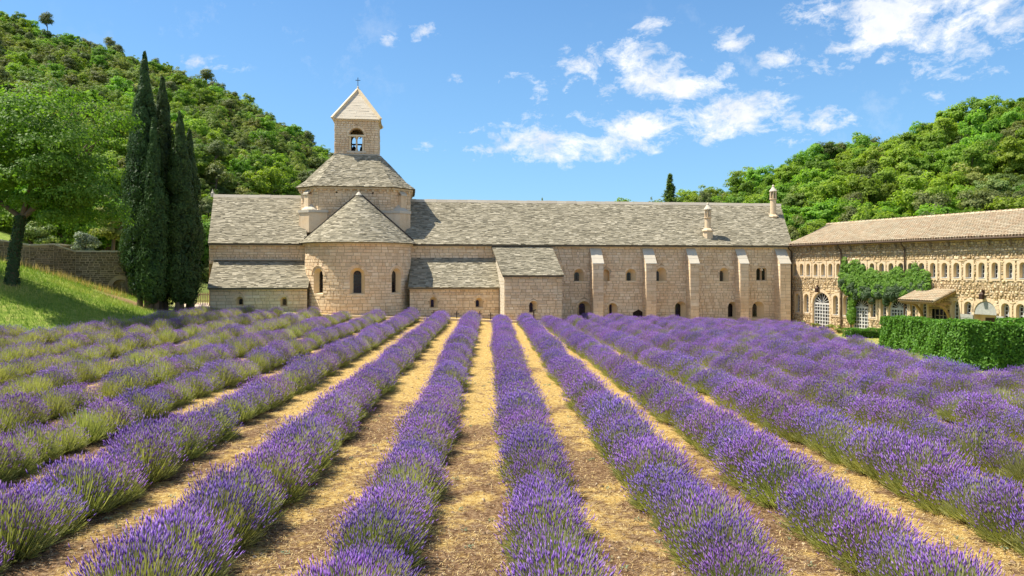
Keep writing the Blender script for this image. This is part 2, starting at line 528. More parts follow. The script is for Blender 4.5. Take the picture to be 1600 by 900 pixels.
# ------------------------------------------------------------------ masonry on a frame
class Frame:
    """u along the wall, v = world height, w = outward distance"""
    def __init__(s, o, U, N, Rad=None):
        s.o, s.U, s.N, s.R = np.array(o, float), np.array(U, float), np.array(N, float), Rad
    def P(s, u, v, w):
        u, v, w = np.broadcast_arrays(np.asarray(u, float), np.asarray(v, float), np.asarray(w, float))
        if s.R is None:
            xy = s.o[:2] + u[..., None] * s.U[:2] + w[..., None] * s.N[:2]
        else:
            a = u / s.R
            xy = s.o[:2] + ((s.R + w) * np.sin(a))[..., None] * s.U[:2] + ((s.R + w) * np.cos(a))[..., None] * s.N[:2]
        return np.concatenate([xy, v[..., None]], -1)
    def u(s, x, w=0.0):
        k = (x - CX) / F
        ox, oy = s.o[0] + w * s.N[0], s.o[1] + w * s.N[1]
        return (k * oy - ox) / (s.U[0] - k * s.U[1])
    def z(s, x, y, w=0.0):
        Y = s.o[1] + s.u(x, w) * s.U[1] + w * s.N[1]
        return EYE + (HY - y) / F * Y
    def sub(s, u, w):
        """parallel frame shifted"""
        q = s.P(u, 0, w)
        return Frame(q, s.U, s.N)

def op(u, hw, sill, spring, ring=0.0, arch=True):
    return dict(u=u, hw=hw, sill=sill, spring=spring, ring=ring, arch=arch)
def op_top(o, uu):
    """top of the opening at u"""
    if not o['arch']:
        return o['spring']
    d = min(abs(uu - o['u']), o['hw'])
    return o['spring'] + math.sqrt(max(0, o['hw'] ** 2 - d * d))
def wall_sheet(mb, fr, u0, u1, z0, top, ops, w=0.0, du=1.5):
    """mortar face with true holes"""
    topf = top if callable(top) else (lambda q: top)
    br = set(np.linspace(u0, u1, max(2, int((u1 - u0) / du) + 1)))
    for o in ops:
        for a in np.linspace(-1, 1, 11):
            q = o['u'] + o['hw'] * math.sin(a * math.pi / 2)
            if u0 < q < u1:
                br.add(q)
    br = sorted(br)
    C = []
    for a, b in zip(br[:-1], br[1:]):
        if b - a < 1e-5:
            continue
        mid = (a + b) / 2
        cov = sorted([o for o in ops if abs(mid - o['u']) < o['hw']], key=lambda o: o['sill'])
        la = lb = z0
        for o in cov:
            if o['sill'] > la:
                C.append([fr.P(a, la, w), fr.P(b, lb, w), fr.P(b, o['sill'], w), fr.P(a, o['sill'], w)])
            la, lb = op_top(o, a), op_top(o, b)
        C.append([fr.P(a, la, w), fr.P(b, lb, w), fr.P(b, topf(b), w), fr.P(a, topf(a), w)])
    mb.quads(C)

def blocked(o, v, m=0.0):
    """half width of the opening with its ring at height v"""
    hw = o['hw'] + (o['ring'] if (o['arch'] and v > o['spring']) else o['ring'] * o.get('jamb', 0.0))
    if v < o['sill'] - m:
        return None
    if not o['arch']:
        return hw if v < o['spring'] else None
    if v <= o['spring']:
        return hw
    r = o['hw'] + o['ring']
    d = v - o['spring']
    return math.sqrt(r * r - d * d) if d < r else None

def masonry(fr, u0, u1, z0, top, ops, ch=(.20, .31), sl=(.30, .68), proud=(.010, .05), jit=0.010, gap=0.014, r=None, lo=0.0, cham=0.012):
    """courses of stones; returns list of (8,3) blocks and flags for plain rectangular ones"""
    topf = top if callable(top) else (lambda q: top)
    tmax = max(topf(u0), topf(u1))
    g = r or rng
    out, plain = [], []
    v = z0
    while v < tmax - 0.06:
        h = g.uniform(*ch)
        v1 = min(v + h, tmax)
        if tmax - v1 < ch[0] * .5:
            v1 = tmax
        # clip course ends where the wall top slopes
        a0, a1 = u0, u1
        if callable(top):
            us = np.linspace(u0, u1, 60)
            ok = us[[topf(q) >= v1 - .02 for q in us]]
            if len(ok) < 2:
                v = v1
                continue
            a0, a1 = ok[0], ok[-1]
        iv = []
        for o in ops:
            hb, ht = blocked(o, v + .005), blocked(o, v1 - .005)
            if hb is None and ht is None:
                continue
            if hb is None:
                if o['sill'] > v1 - .08:
                    continue
                hb = ht if v < o['sill'] else 0
            if ht is None:
                ht = 0.0
            iv.append((o['u'] - hb, o['u'] - ht, o['u'] + hb, o['u'] + ht))
        iv.sort()
        # free spans with slanted ends
        spans, cur = [], (a0, a0)
        for lb, lt, rb, rt in iv:
            if rb < a0 or lb > a1:
                continue
            if lb > cur[0] + .03:
                spans.append((cur[0], cur[1], lb, lt))
            cur = (max(rb, cur[0]), max(rt, cur[1] if cur[1] > a0 else rt))
        if a1 > cur[0] + .03:
            spans.append((cur[0], cur[1], a1, a1))
        for (lb, lt, rb, rt) in spans:
            bb, bt = lb, lt
            L = rb - lb
            n = max(1, int(round(L / g.uniform(*sl))))
            cuts = np.cumsum(g.uniform(*sl, n))
            cuts = cuts / cuts[-1] * L + lb
            for k, c in enumerate(cuts):
                last = k == n - 1
                eb, et = (rb, rt) if last else (c, c)
                if et < bt:
                    et = bt = (et + bt) / 2
                pr = g.uniform(*proud)
                j = g.uniform(-jit, jit, 8)
                q = gap / 2
                BL = (bb + q + abs(j[0]), v + q + j[1])
                BR = (eb - q - abs(j[2]), v + q + j[3])
                TR = (et - q - abs(j[4]), v1 - q + j[5])
                TL = (bt + q + abs(j[6]), v1 - q + j[7])
                out.append([BL, BR, TR, TL, pr])
                plain.append(abs(et - eb) < 1e-6 and abs(bb - bt) < 1e-6)
                bb, bt = eb, et
        v = v1
    if not out:
        return np.zeros((0, 8, 3)), np.zeros(0, bool)
    A = np.array([[a[0], a[1], a[2], a[3]] for a in out])
    pr = np.array([a[4] for a in out])
    cen = A.mean(1, keepdims=True)
    inn = cen + (A - cen) * (1 - np.minimum(.45, cham * 2 / np.maximum(.02, np.abs(A - cen))))
    back = fr.P(A[..., 0], A[..., 1], (lo - .01) * np.ones(A.shape[:2]))
    front = fr.P(inn[..., 0], inn[..., 1], (lo + pr)[:, None] * np.ones(A.shape[:2]))
    return np.concatenate([back, front], 1), np.array(plain)
STONE_FACES = (1, 2, 3, 4, 5)

PICK = []        # individually built stones: (parent, block)
def wall(name, parent, fr, u0, u1, z0, top, ops=(), pick=0, mat='stone', bed='mortar', du=1.5, zmin_pick=-9, label=None, **kw):
    mb = MB()
    wall_sheet(mb, fr, u0, u1, z0, top, ops, du=du)
    o = mb.build(name, M[bed], parent)
    if label:
        o['label'] = label
    B, pl = masonry(fr, u0, u1, z0, top, ops, **kw)
    mask = np.zeros(len(B), bool)
    if pick:
        size = (B[:, 6, 2] - B[:, 5, 2]) * np.linalg.norm(B[:, 5] - B[:, 4], axis=1)
        ok = np.where(pl & (B[:, 0, 2] > zmin_pick))[0]
        mask[ok[np.argsort(-size[ok])][:pick]] = True
        for b in B[mask]:
            c = b.mean(0)
            s = MB()
            s.hexa([b - c], faces=STONE_FACES)
            so = s.build('stone', M[mat], o)
            so.location = c
    s = MB()
    s.hexa(B[~mask], faces=STONE_FACES)
    s.build('stone_courses', M[mat], o, kind='stuff')
    return o

def slates(mb, A, Bq, C, D, row=0.165, wd=(.18, .5), th=.05, jit=.025, skip=None):
    """slabs on the facet A(bottom left) Bq(bottom right) C(top right) D(top left)"""
    A, Bq, C, D = map(lambda q: np.array(q, float), (A, Bq, C, D))
    L = max(np.linalg.norm(D - A), np.linalg.norm(C - Bq))
    n = max(2, int(L / row))
    nor = np.cross(Bq - A, (D + C) / 2 - A)
    nor = nor / np.linalg.norm(nor)
    up = ((C + D) / 2 - (A + Bq) / 2)
    up /= np.linalg.norm(up)
    out = []
    for i in range(n):
        t0, t1 = i / n, (i + 1.25) / n
        l0, r0 = A + (D - A) * t0, Bq + (C - Bq) * t0
        W = np.linalg.norm(r0 - l0)
        if W < .05:
            break
        cut = [0]
        while cut[-1] < W:
            cut.append(cut[-1] + rng.uniform(*wd))
        cut[-1] = W
        e = (r0 - l0) / W
        cut = np.array(cut)
        t1 = min(t1, 1.0)
        l1, r1 = A + (D - A) * t1, Bq + (C - Bq) * t1
        a, b = cut[:-1], cut[1:]
        m_ = len(a)
        dj = rng.uniform(-jit, jit, m_)[:, None]
        tk = (th * rng.uniform(.6, 1.3, m_))[:, None]
        Lr = (l1 - l0)
        p0 = l0 + e * (a + .002)[:, None] - up * (dj + .03)
        p1 = l0 + e * (b - .002)[:, None] - up * (dj + .03)
        fa, fb = (a / W)[:, None], (b / W)[:, None]
        p3 = l1 + (r1 - l1) * fa
        p2 = l1 + (r1 - l1) * fb
        tilt = rng.uniform(-.012, .012, m_)[:, None]
        lo_ = nor * -.02
        out.append(np.stack([p0 + lo_, p1 + lo_, p2 + lo_, p3 + lo_, p0 + nor * (tk + tilt), p1 + nor * (tk - tilt), p2 + nor * .012, p3 + nor * .012], 1))
    if out:
        mb.hexa(np.concatenate(out), faces=(1, 2, 3, 5))

def arch_pts(u, sill, spring, hw, n=10, arch=True):
    P_ = [(u - hw, sill), (u - hw, spring)]
    if arch:
        for k in range(1, n):
            a = math.pi * (1 - k / n)
            P_.append((u + hw * math.cos(a), spring + hw * math.sin(a)))
    else:
        P_ += [(u - hw + 2 * hw * k / n, spring) for k in range(1, n)]
    P_ += [(u + hw, spring), (u + hw, sill)]
    return np.array(P_)
def loft(mb, fr, A, wa, B, wb, close=True, r=None):
    n = len(A)
    pa, pb = fr.P(A[:, 0], A[:, 1], wa), fr.P(B[:, 0], B[:, 1], wb)
    k = range(n if close else n - 1)
    mb.quads([[pa[i], pa[(i + 1) % n], pb[(i + 1) % n], pb[i]] for i in k], r)
def fill(mb, fr, A, w, r=None):
    """fill an arch outline as horizontal pairs"""
    p = fr.P(A[:, 0], A[:, 1], w)
    n = len(A)
    h = n // 2
    C = [[p[i], p[n - 1 - i], p[n - 2 - i], p[i + 1]] for i in range(h - (0 if n % 2 else 1)) if i + 1 <= n - 2 - i]
    mb.quads(C, r)
def voussoirs(mb, fr, u, spring, r0, r1, w0, w1, n=9, jamb=None):
    C = []
    for k in range(n):
        a, b = math.pi * (k + .03) / n, math.pi * (k + .97) / n
        pts = [(u + r * math.cos(q), spring + r * math.sin(q)) for r, q in ((r0, a), (r1, a), (r1, b), (r0, b))]
        pts = np.array(pts)
        C.append(np.concatenate([fr.P(pts[:, 0], pts[:, 1], w0), fr.P(pts[:, 0], pts[:, 1], w1)]))
    mb.hexa(C)
def fbox(mb, fr, u0, u1, v0, v1, w0, w1, r=None):
    U_ = np.array([u0, u1, u1, u0])
    mb.hexa([np.concatenate([fr.P(U_, v0, np.array([w1, w1, w0, w0])), fr.P(U_, v1, np.array([w1, w1, w0, w0]))])], r)

def splay_window(parent, fr, o, ihw, isill, ispring, du=0.0, depth=.55, bars=True, hood=False, sill=True, label=None):
    mb = MB()
    loft(mb, fr, arch_pts(o['u'], o['sill'], o['spring'], o['hw']), .012, arch_pts(o['u'] + du, isill, ispring, ihw), -depth, r=.6)
    wn = mb.build('window', M['reveal'], parent)
    if label:
        wn['label'] = label
    g = MB()
    fill(g, fr, arch_pts(o['u'] + du, isill, ispring, ihw), -depth + .001, .5)
    g.build('pane', M['glass'], wn)
    if o['ring'] > 0:
        v = MB()
        voussoirs(v, fr, o['u'], o['spring'], o['hw'] + .01, o['hw'] + o['ring'] - .01, -.01, .035, n=9)
        v.build('arch_stones', M['stone'], wn)
    if hood:
        v = MB()
        voussoirs(v, fr, o['u'], o['spring'], o['hw'] + o['ring'] - .005, o['hw'] + o['ring'] + .08, -.01, .10, n=9)
        v.build('hood_mould', M['stone'], wn)
    if sill:
        v = MB()
        fbox(v, fr, o['u'] - o['hw'] - .06, o['u'] + o['hw'] + .06, o['sill'] - .12, o['sill'], -.02, .06)
        v.build('window_sill', M['trim'], wn)
    if bars:
        v = MB()
        c = o['u'] + du
        for q in ((0,) if ihw < .25 else (-ihw / 3, ihw / 3)):
            fbox(v, fr, c + q - .012, c + q + .012, isill, ispring + ihw * .9, -depth + .02, -depth + .045)
        nb_ = max(2, int((ispring - isill) / .3))
        for k in range(1, nb_ + 1):
            z_ = isill + (ispring + ihw * .4 - isill) * k / (nb_ + 1)
            fbox(v, fr, c - ihw, c + ihw, z_ - .012, z_ + .012, -depth + .02, -depth + .04)
        v.build('window_bars', M['iron'], wn)
    return wn

# ------------------------------------------------------------------ the abbey church
TH = math.atan(0.144)
CF = Frame((0, 64.0, 0), (math.cos(TH), math.sin(TH), 0), (math.sin(TH), -math.cos(TH), 0))
def cP(u, v, w): return tuple(float(q) for q in CF.P(u, v, w))
church = thing('abbey_church', 'long pale stone abbey church with round apse, squat crossing tower and bell turret', 'church', cP(CF.u(640), .6, 0))
EZ = 6.62                       # eave height of the main walls
uL, uR = CF.u(327), CF.u(1237)
RD = 6.0                        # ridge depth behind the wall
def win(x, x0, x1, ytop, ybot, w=0.0, fr=CF, ring=.2):
    u0, u1 = fr.u(x0, w), fr.u(x1, w)
    hw = (u1 - u0) / 2
    zt, zb = fr.z(x, ytop, w), fr.z(x, ybot, w)
    return op((u0 + u1) / 2, hw, zb, zt - hw, ring)

# main wall, left of the apse (above the chapel roof)
wall('transept_wall', church, CF, uL, CF.u(478), 4.9, EZ, ops=())
# main wall from the apse to the lean-to sacristy
wall('choir_wall', church, CF, CF.u(640), CF.u(770), 4.9, EZ, ops=())
# dormitory wall
dw = []
spec = []
for (x, x0, x1, yt, yb, gx_, gh, kind) in [
    (904.5, 897, 912, 420, 440, -1.5, .15, 'u'), (947, 941.5, 952, 421, 439.5, 0, 0, 'blind'), (986, 978, 993.5, 420, 439, -1, .13, 'u'),
    (1034, 1025.5, 1041, 418, 439.5, -4, .13, 'u'), (1131, 1124.5, 1138, 418.5, 440, -1.2, .13, 'u'),
    (912.5, 902.5, 922.5, 470.5, 494.5, -1, .19, 'l'), (957.5, 950, 964.5, 473.5, 495.5, -1, .08, 'l'), (1063, 1054.5, 1072, 471, 497, -1, .17, 'l'),
    (1145, 1137.5, 1152, 471.5, 497.5, -1, .19, 'l'), (1183.5, 1175.5, 1193.5, 471, 497.5, -3, .2, 'l')]:
    o = win(x, x0, x1, yt, yb)
    dw.append(o)
    spec.append((o, gx_ * .058, gh * 1.45, kind))
lan = [op(CF.u(1186), .26, CF.z(1186, 439), CF.z(1186, 423), .12), op(CF.u(1193.8), .26, CF.z(1194, 439), CF.z(1194, 423), .12)]
dr = op((CF.u(989) + CF.u(1005.5)) / 2, (CF.u(1005.5) - CF.u(989)) / 2, -1.2, CF.z(997, 484), 0, False)
dorm = wall('dormitory_wall', church, CF, CF.u(770), uR, -1.6, EZ, ops=dw + lan + [dr], pick=90, zmin_pick=.8)
for o, du_, gh, kind in spec:
    if kind == 'blind':
        mb = MB()
        loft(mb, CF, arch_pts(o['u'], o['sill'], o['spring'], o['hw']), .012, arch_pts(o['u'], o['sill'], o['spring'], o['hw'] * .95), -.4, r=.5)
        fill(mb, CF, arch_pts(o['u'], o['sill'], o['spring'], o['hw'] * .95), -.4, .4)
        mb.build('blind_niche', M['reveal'], church)
        continue
    low = kind == 'l'
    top_in = o['spring'] + o['hw'] * (.62 if low else .3)
    splay_window(church, CF, o, gh, o['sill'] + (.12 if low else .03), top_in - gh, du=du_, depth=.5)
for o in lan:
    splay_window(church, CF, o, .19, o['sill'] + .08, o['spring'] + .02, depth=.25, sill=False)
mb = MB()
dA = arch_pts(dr['u'], dr['sill'], dr['spring'], dr['hw'], arch=False)
loft(mb, CF, dA, .01, dA, -.25, r=.3)
fill(mb, CF, dA, -.25, .3)
for k in range(5):
    a = dr['u'] - dr['hw'] + k * dr['hw'] * .4
    fbox(mb, CF, a + .01, a + dr['hw'] * .4 - .01, dr['sill'], dr['spring'] - .05, -.25, -.22)
mb.build('door', M['darkwood'], church)

# buttresses
for x0, x1 in ((926.5, 943.5), (1009.5, 1026), (1078.5, 1093), (1156.5, 1170.5), (1219, 1236)):
    w1 = 1.05
    ua, ub = CF.u(x0 + .3, w1), CF.u(x1 - .5, w1)
    zf, zb = 4.95, 6.25
    fr = CF.sub(0, w1)
    mb = MB()
    wall_sheet(mb, fr, ua, ub, -1.6, zf, ())
    fl = Frame(CF.P(ua, 0, 0), -CF.N * -1, -CF.U)       # left flank: u runs outward
    frr = Frame(CF.P(ub, 0, w1), -CF.N, CF.U)
    tl = lambda q, w1=w1, zf=zf, zb=zb: zb + (zf - zb) * q / w1
    tr_ = lambda q, w1=w1, zf=zf, zb=zb: zf + (zb - zf) * q / w1
    wall_sheet(mb, fl, 0, w1, -1.6, tl, ())
    wall_sheet(mb, frr, 0, w1, -1.6, tr_, ())
    bt = mb.build('buttress', M['mortar'], church)
    s = MB()
    for f_, a, b, tp in ((fr, ua, ub, zf), (fl, 0, w1, tl), (frr, 0, w1, tr_)):
        B, _ = masonry(f_, a, b, -1.6, tp, (), sl=(.45, .8), ch=(.22, .34), gap=.008, proud=(.008, .02), cham=.008)
        s.hexa(B, faces=STONE_FACES)
    s.build('stone_courses', M['stone'], bt, kind='stuff')
    for k in range(3):
        c_ = MB()
        a, b = k / 3, (k + 1.12) / 3
        za, zb2 = zb + (zf - zb) * a, zb + (zf - zb) * min(b, 1.06)
        wa, wb = w1 * a, w1 * min(b, 1.06)
        P4 = [CF.P(ua - .05, za, wa), CF.P(ua - .05, zb2, wb), CF.P(ub + .05, zb2, wb), CF.P(ub + .05, za, wa)]
        P4 = np.array(P4)
        c_.hexa([np.concatenate([P4 + [0, 0, .0], P4 + np.array([0, 0, .10 - .015 * k])])])
        c_.build('cap_slab', M['cap'], bt)

# lean-to chapels left: wall, roof
LW = 3.0
def leanto(x0, x1, xt0, ytop, yeave, ops, zbase, pick=0, side_left=False, nm='chapel_wall', trim=True):
    fr = CF.sub(0, LW)
    ua, ub = CF.u(x0, LW), CF.u(x1, LW)
    ze = fr.z((x0 + x1) / 2, yeave)
    wl = wall(nm, church, fr, ua, ub, zbase, ze, ops=ops, pick=pick)
    zt = CF.z((x0 + x1) / 2, ytop)
    mb = MB()
    tl_, sl_ = ze + .02, (zt - ze) / LW
    ut0 = CF.u(xt0, 0)
    A, Bq = CF.P(ua - .12, ze - .1, LW + .3), CF.P(ub + .1, ze - .1, LW + .3)
    C, D = CF.P(ub + .1, zt, .02), CF.P(ut0, zt, .02)
    slates(mb, A, Bq, C, D)
    rf = MB()
    rf.hexa([[A - [0, 0, .12], Bq - [0, 0, .12], C - [0, 0, .12], D - [0, 0, .12], A, Bq, C, D]])
    ro = rf.build('chapel_roof', M['slate_bed'], church)
    mb.build('roof_slabs', M['slate'], ro, kind='stuff')
    c_ = MB()
    fbox(c_, CF, ua - .05, ub, ze - .28, ze - .11, LW, LW + .16)
    c_.build('cornice', M['trim'], wl)
    if side_left:
        sf = Frame(CF.P(ua, 0, 0), CF.N, -CF.U)
        wall('chapel_wall', church, sf, 0, LW, zbase, lambda q: zt + (ze - zt) * q / LW)
        s2 = Frame(CF.P(ua, 0, -2 * RD), CF.N, -CF.U)
    return fr, ze
frL = CF.sub(0, LW)
opsL = [win(374.5, 369, 380, 463.5, 478, 0, frL, .16), win(443, 438.5, 448.5, 464, 479, 0, frL, .16)]
leanto(328, 480, 334, 407.5, 447.5, opsL, .9, side_left=True)
for o, du_ in zip(opsL, (0, 0)):
    splay_window(church, frL, o, .13, o['sill'] + .1, o['spring'] - .05, depth=.45, hood=True, bars=False)
opsM = [win(677, 671.5, 683.5, 464, 482, 0, frL, .16), win(748, 743, 754, 465, 481.5, 0, frL, .16)]
leanto(640, 780, 643, 403, 447, opsM, -.4, pick=45)
for o in opsM:
    splay_window(church, frL, o, .13, o['sill'] + .1, o['spring'] - .05, du=-.1, depth=.45, hood=True, bars=False)
ledge = MB()
fbox(ledge, CF, CF.u(334), CF.u(470), CF.z(400, 407) + .02, CF.z(400, 407) + .10, -.01, .22)
ledge.build('weathering_ledge', M['cap'], church)

# lean-to sacristy
SW = 6.0
frS = CF.sub(0, SW)
ua, ub = CF.u(788, SW), CF.u(878, SW)
zeS = frS.z(830, 429)
oS = win(832, 827, 839.5, 470, 489, 0, frS, .1)
wall('sacristy_wall', church, frS, ua, ub, -.8, zeS, ops=[oS], pick=85)
splay_window(church, frS, oS, .16, oS['sill'] + .05, oS['spring'] - .02, du=-.12, depth=.5, bars=True)
ztS = EZ - .30
sideL = Frame(CF.P(ua, 0, 0), CF.N, -CF.U)
wall('sacristy_side_wall', church, sideL, 0, SW, -.8, lambda q: ztS + (zeS - ztS) * q / SW, mat='cap', ch=(.22, .34), gap=.008, proud=(.008, .02), cham=.008)
sideR = Frame(CF.P(ub, 0, SW), -CF.N, CF.U)
wall('sacristy_side_wall', church, sideR, 0, SW, -.8, lambda q: zeS + (ztS - zeS) * q / SW)
A, Bq = CF.P(ua - .15, zeS - .05, SW + .2), CF.P(ub + .12, zeS - .05, SW + .2)
C, D = CF.P(CF.u(862.5, 0), ztS + .1, .05), CF.P(CF.u(768, 0), ztS + .1, .05)
mb = MB(); slates(mb, A, Bq, C, D)
rf = MB(); rf.hexa([[A - [0, 0, .14], Bq - [0, 0, .14], C - [0, 0, .14], D - [0, 0, .14], A, Bq, C, D]])
ro = rf.build('sacristy_roof', M['slate_bed'], church)
mb.build('roof_slabs', M['slate'], ro, kind='stuff')

# main roof
def roof_main(x0e, x0r, x1e, x1r, yr0, yr1):
    ov = .35
    ue0, ue1 = CF.u(x0e, ov), CF.u(x1e, ov)
    ur0, ur1 = CF.u(x0r, -RD), CF.u(x1r, -RD)
    zr0, zr1 = CF.z(x0r, yr0, -RD), CF.z(x1r, yr1, -RD)
    ze = EZ - .02
    A, Bq, C, D = CF.P(ue0, ze, ov), CF.P(ue1, ze, ov), CF.P(ur1, zr1, -RD), CF.P(ur0, zr0, -RD)
    mb = MB(); slates(mb, A, Bq, C, D)
    b0, b1 = CF.P(ur0, ze, -2 * RD - ov), CF.P(ur1, ze, -2 * RD - ov)
    rf = MB()
    dz = np.array([0, 0, .16])
    rf.hexa([[A - dz, Bq - dz, C - dz, D - dz, A, Bq, C, D], [D - dz, C - dz, b1 - dz, b0 - dz, D, C, b1, b0]])
    ro = rf.build('roof', M['slate_bed'], church)
    mb.build('roof_slabs', M['slate'], ro, kind='stuff')
    L = np.linalg.norm(C - D)
    n = int(L / .95)
    sl_ = (zr1 - zr0) / (ur1 - ur0)
    for k in range(n):
        a, b = ur0 + (ur1 - ur0) * k / n, ur0 + (ur1 - ur0) * (k + 1) / n
        z_ = (zr0 + zr1) / 2 + sl_ * ((a + b) / 2 - (ur0 + ur1) / 2) + rng.uniform(-.015, .015)
        s = MB()
        q = [(-.26, -.12), (.26, -.12), (.12, .17), (-.12, .17)]
        lo_ = [CF.P(a + .004, z_ + h, -RD + d) for d, h in ((.28, -.13), (.15, .14), (-.15, .14), (-.28, -.13))]
        hi_ = [CF.P(b - .004, z_ + h, -RD + d) for d, h in ((.28, -.13), (.15, .14), (-.15, .14), (-.28, -.13))]
        s.hexa([lo_ + hi_])
        s.build('ridge_stone', M['cap_slab'], ro)
    return A, Bq, C, D
rL = roof_main(325, 334, 480, 476, 306, 308)
rR = roof_main(634, 634, 1238, 1219, 313.5, 320.5)
# gables
for ua_, sgn, X0, X1 in ((CF.u(326.5), -1, rL[0], rL[3]), (CF.u(1236), 1, rR[1], rR[2])):
    pk = X1 - np.array([0, 0, .2])
    b = CF.P(ua_, EZ - .1, -2 * RD)
    f_ = CF.P(ua_, EZ - .1, 0)
    g = MB()
    g.tris([[f_, b, pk]])
    g.quads([[f_ * [1, 1, 0] - [0, 0, 1], b * [1, 1, 0] - [0, 0, 1], b, f_]])
    g.build('gable_wall', M['stone'], church)
# verge finial at the left gable
mb = MB()
q = rL[3]
mb.lathe(q + np.array([-.1, 0, -.1]), [(.16, 0), (.16, .35), (.09, .45), (.0, .75)], 6)
mb.build('gable_finial', M['cap'], church)
# eaves cornice with small brackets
def cornice(frm, u0, u1, z, w=0.0, step=.85, par=church, h=.18, out=.2, br=True, nm='cornice', n=1):
    mb = MB()
    us = np.linspace(u0, u1, n + 1)
    for a, b in zip(us[:-1], us[1:]):
        fbox(mb, frm, a, b, z - h, z, w, w + out)
    o = mb.build(nm, M['trim'], par)
    if br:
        k = int((u1 - u0) / step)
        for i in range(k):
            s = MB()
            c = u0 + (i + .5) * (u1 - u0) / k
            fbox(s, frm, c - .09, c + .09, z - h - .2, z - h, w, w + out * .7)
            s.build('corbel', M['trim'], o)
cornice(CF, uL, CF.u(476), EZ - .06, .0)
cornice(CF, CF.u(645), CF.u(768), EZ - .06, .0, br=True)
cornice(CF, CF.u(866), uR, EZ - .06, .0, br=False)

# apse
AC = CF.P(CF.u(561, 0), 0, .3)
AR = 4.33
AF = Frame(AC, CF.U, CF.N, AR)
opsA = []
for deg in (-43, 2, 47):
    opsA.append(op(R(deg) * AR, .56 if deg == 2 else .52, 2.5, 4.02, .2))
hz = R(97) * AR
wall('apse_wall', church, AF, -hz, hz, -.3, EZ - .05, ops=opsA, pick=80, du=.4, zmin_pick=1.2)
for i, o in enumerate(opsA):
    splay_window(church, AF, o, .34 if i == 1 else .3, o['sill'] + .1, o['spring'] + .0, depth=.42 if i == 1 else .36, hood=True,
                 du=0)
cornice(AF, -hz, hz, EZ - .05, 0, par=church, br=False, h=.14, out=.2, n=26)
mb = MB(); bed = MB()
apz = 10.78
RR = AR + .42
ZA = EZ - .03
nr = 35
apex = np.array([AC[0], AC[1], apz])
for i in range(nr):
    t0, t1 = i / nr, min(1, (i + 1.3) / nr)
    r0, r1 = RR * (1 - t0), RR * (1 - t1)
    n_ = max(5, int(math.pi * 1.1 * r0 / .30))
    cut = np.sort(np.linspace(-R(100), R(100), n_ + 1) + rng.uniform(-.3, .3, n_ + 1) * R(200) / n_)
    z0_, z1_ = ZA + (apz - ZA) * t0, ZA + (apz - ZA) * t1
    a, b = cut[:-1], cut[1:]
    tk = .05 * rng.uniform(.6, 1.3, n_)
    def cp(ang, r, z):
        return AC[None] * [1, 1, 0] + (r * np.sin(ang))[:, None] * CF.U + (r * np.cos(ang))[:, None] * CF.N + np.stack([0 * ang, 0 * ang, z + 0 * ang], 1)
    dj = rng.uniform(0, .015, n_)
    p = [cp(a, r0 + dj, z0_ - dj * .9 - .02), cp(b, r0 + dj, z0_ - dj * .9 - .02), cp(b, r1, z1_ - .02), cp(a, r1, z1_ - .02),
         cp(a, r0 + dj + tk * .6, z0_ - dj * .9 + tk * .75), cp(b, r0 + dj + tk * .6, z0_ - dj * .9 + tk * .75), cp(b, r1, z1_ + .012), cp(a, r1, z1_ + .012)]
    mb.hexa(np.stack(p, 1), faces=(1, 2, 3, 5))
ang = np.linspace(-R(100), R(100), 33)
ring_ = np.array([AC[:2].tolist() + [0] + 0 * AC for _ in [0]]) if False else None
rimp = [np.array([AC[0], AC[1], ZA - .03]) + CF.U * RR * math.sin(q) + CF.N * RR * math.cos(q) for q in ang]
bed.tris([[rimp[i], rimp[i + 1], apex - [0, 0, .03]] for i in range(32)])
bed.tris([[rimp[i + 1] - [0, 0, .02], rimp[i] - [0, 0, .02], np.array([AC[0], AC[1], ZA - .05])] for i in range(32)])
# straight bay between the cone and the tower
bk = -1.35 - .3
for sg in (-1, 1):
    e0 = np.array([AC[0], AC[1], ZA]) + CF.U * RR * sg
    e1 = e0 + CF.N * bk
    a1 = apex + CF.N * bk
    if sg < 0:
        slates(mb, e1, e0, apex, a1)
        bed.quads([[e1 - [0, 0, .03], e0 - [0, 0, .03], apex - [0, 0, .03], a1 - [0, 0, .03]]])
    else:
        slates(mb, e0, e1, a1, apex)
        bed.quads([[e0 - [0, 0, .03], e1 - [0, 0, .03], a1 - [0, 0, .03], apex - [0, 0, .03]]])
ro = bed.build('apse_roof', M['slate_bed'], church)
mb.build('roof_slabs', M['slate'], ro, kind='stuff')
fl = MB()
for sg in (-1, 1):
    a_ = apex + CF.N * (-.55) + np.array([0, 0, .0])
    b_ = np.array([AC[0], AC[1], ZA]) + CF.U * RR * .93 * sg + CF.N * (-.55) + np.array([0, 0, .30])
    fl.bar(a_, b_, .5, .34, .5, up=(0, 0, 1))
fl.build('shadow_gap_strip', M['gap_dark'], ro)  # dark strips painted in for the shadow gap behind the cone roof
fl = MB()
fl.lathe(apex - [0, 0, .12], [(.3, 0), (.2, .14), (.05, .3), (0, .32)], 8)
fl.build('apex_stone', M['cap'], ro)

# crossing tower (drum)
DD = RD                                     # centre depth
ucn = CF.u(556.5, -DD + 3)
DC = CF.P(ucn, 0, -DD)
HA, HF_ = 4.72, 3.05
def ring8(a, h, z):
    pts = [(-h, a), (h, a), (a, h), (a, -h), (h, -a), (-h, -a), (-a, -h), (-a, h)]
    return [DC + CF.U * p_ + CF.N * q_ + np.array([0, 0, z]) for p_, q_ in pts]
ZD = 11.55
def facet_frame(p, q):
    d = (q - p); L = np.linalg.norm(d[:2]); d = d / np.linalg.norm(d)
    return Frame(p, (d[0], d[1], 0), (d[1], -d[0], 0)), L
r0 = ring8(HA, HF_, 0)
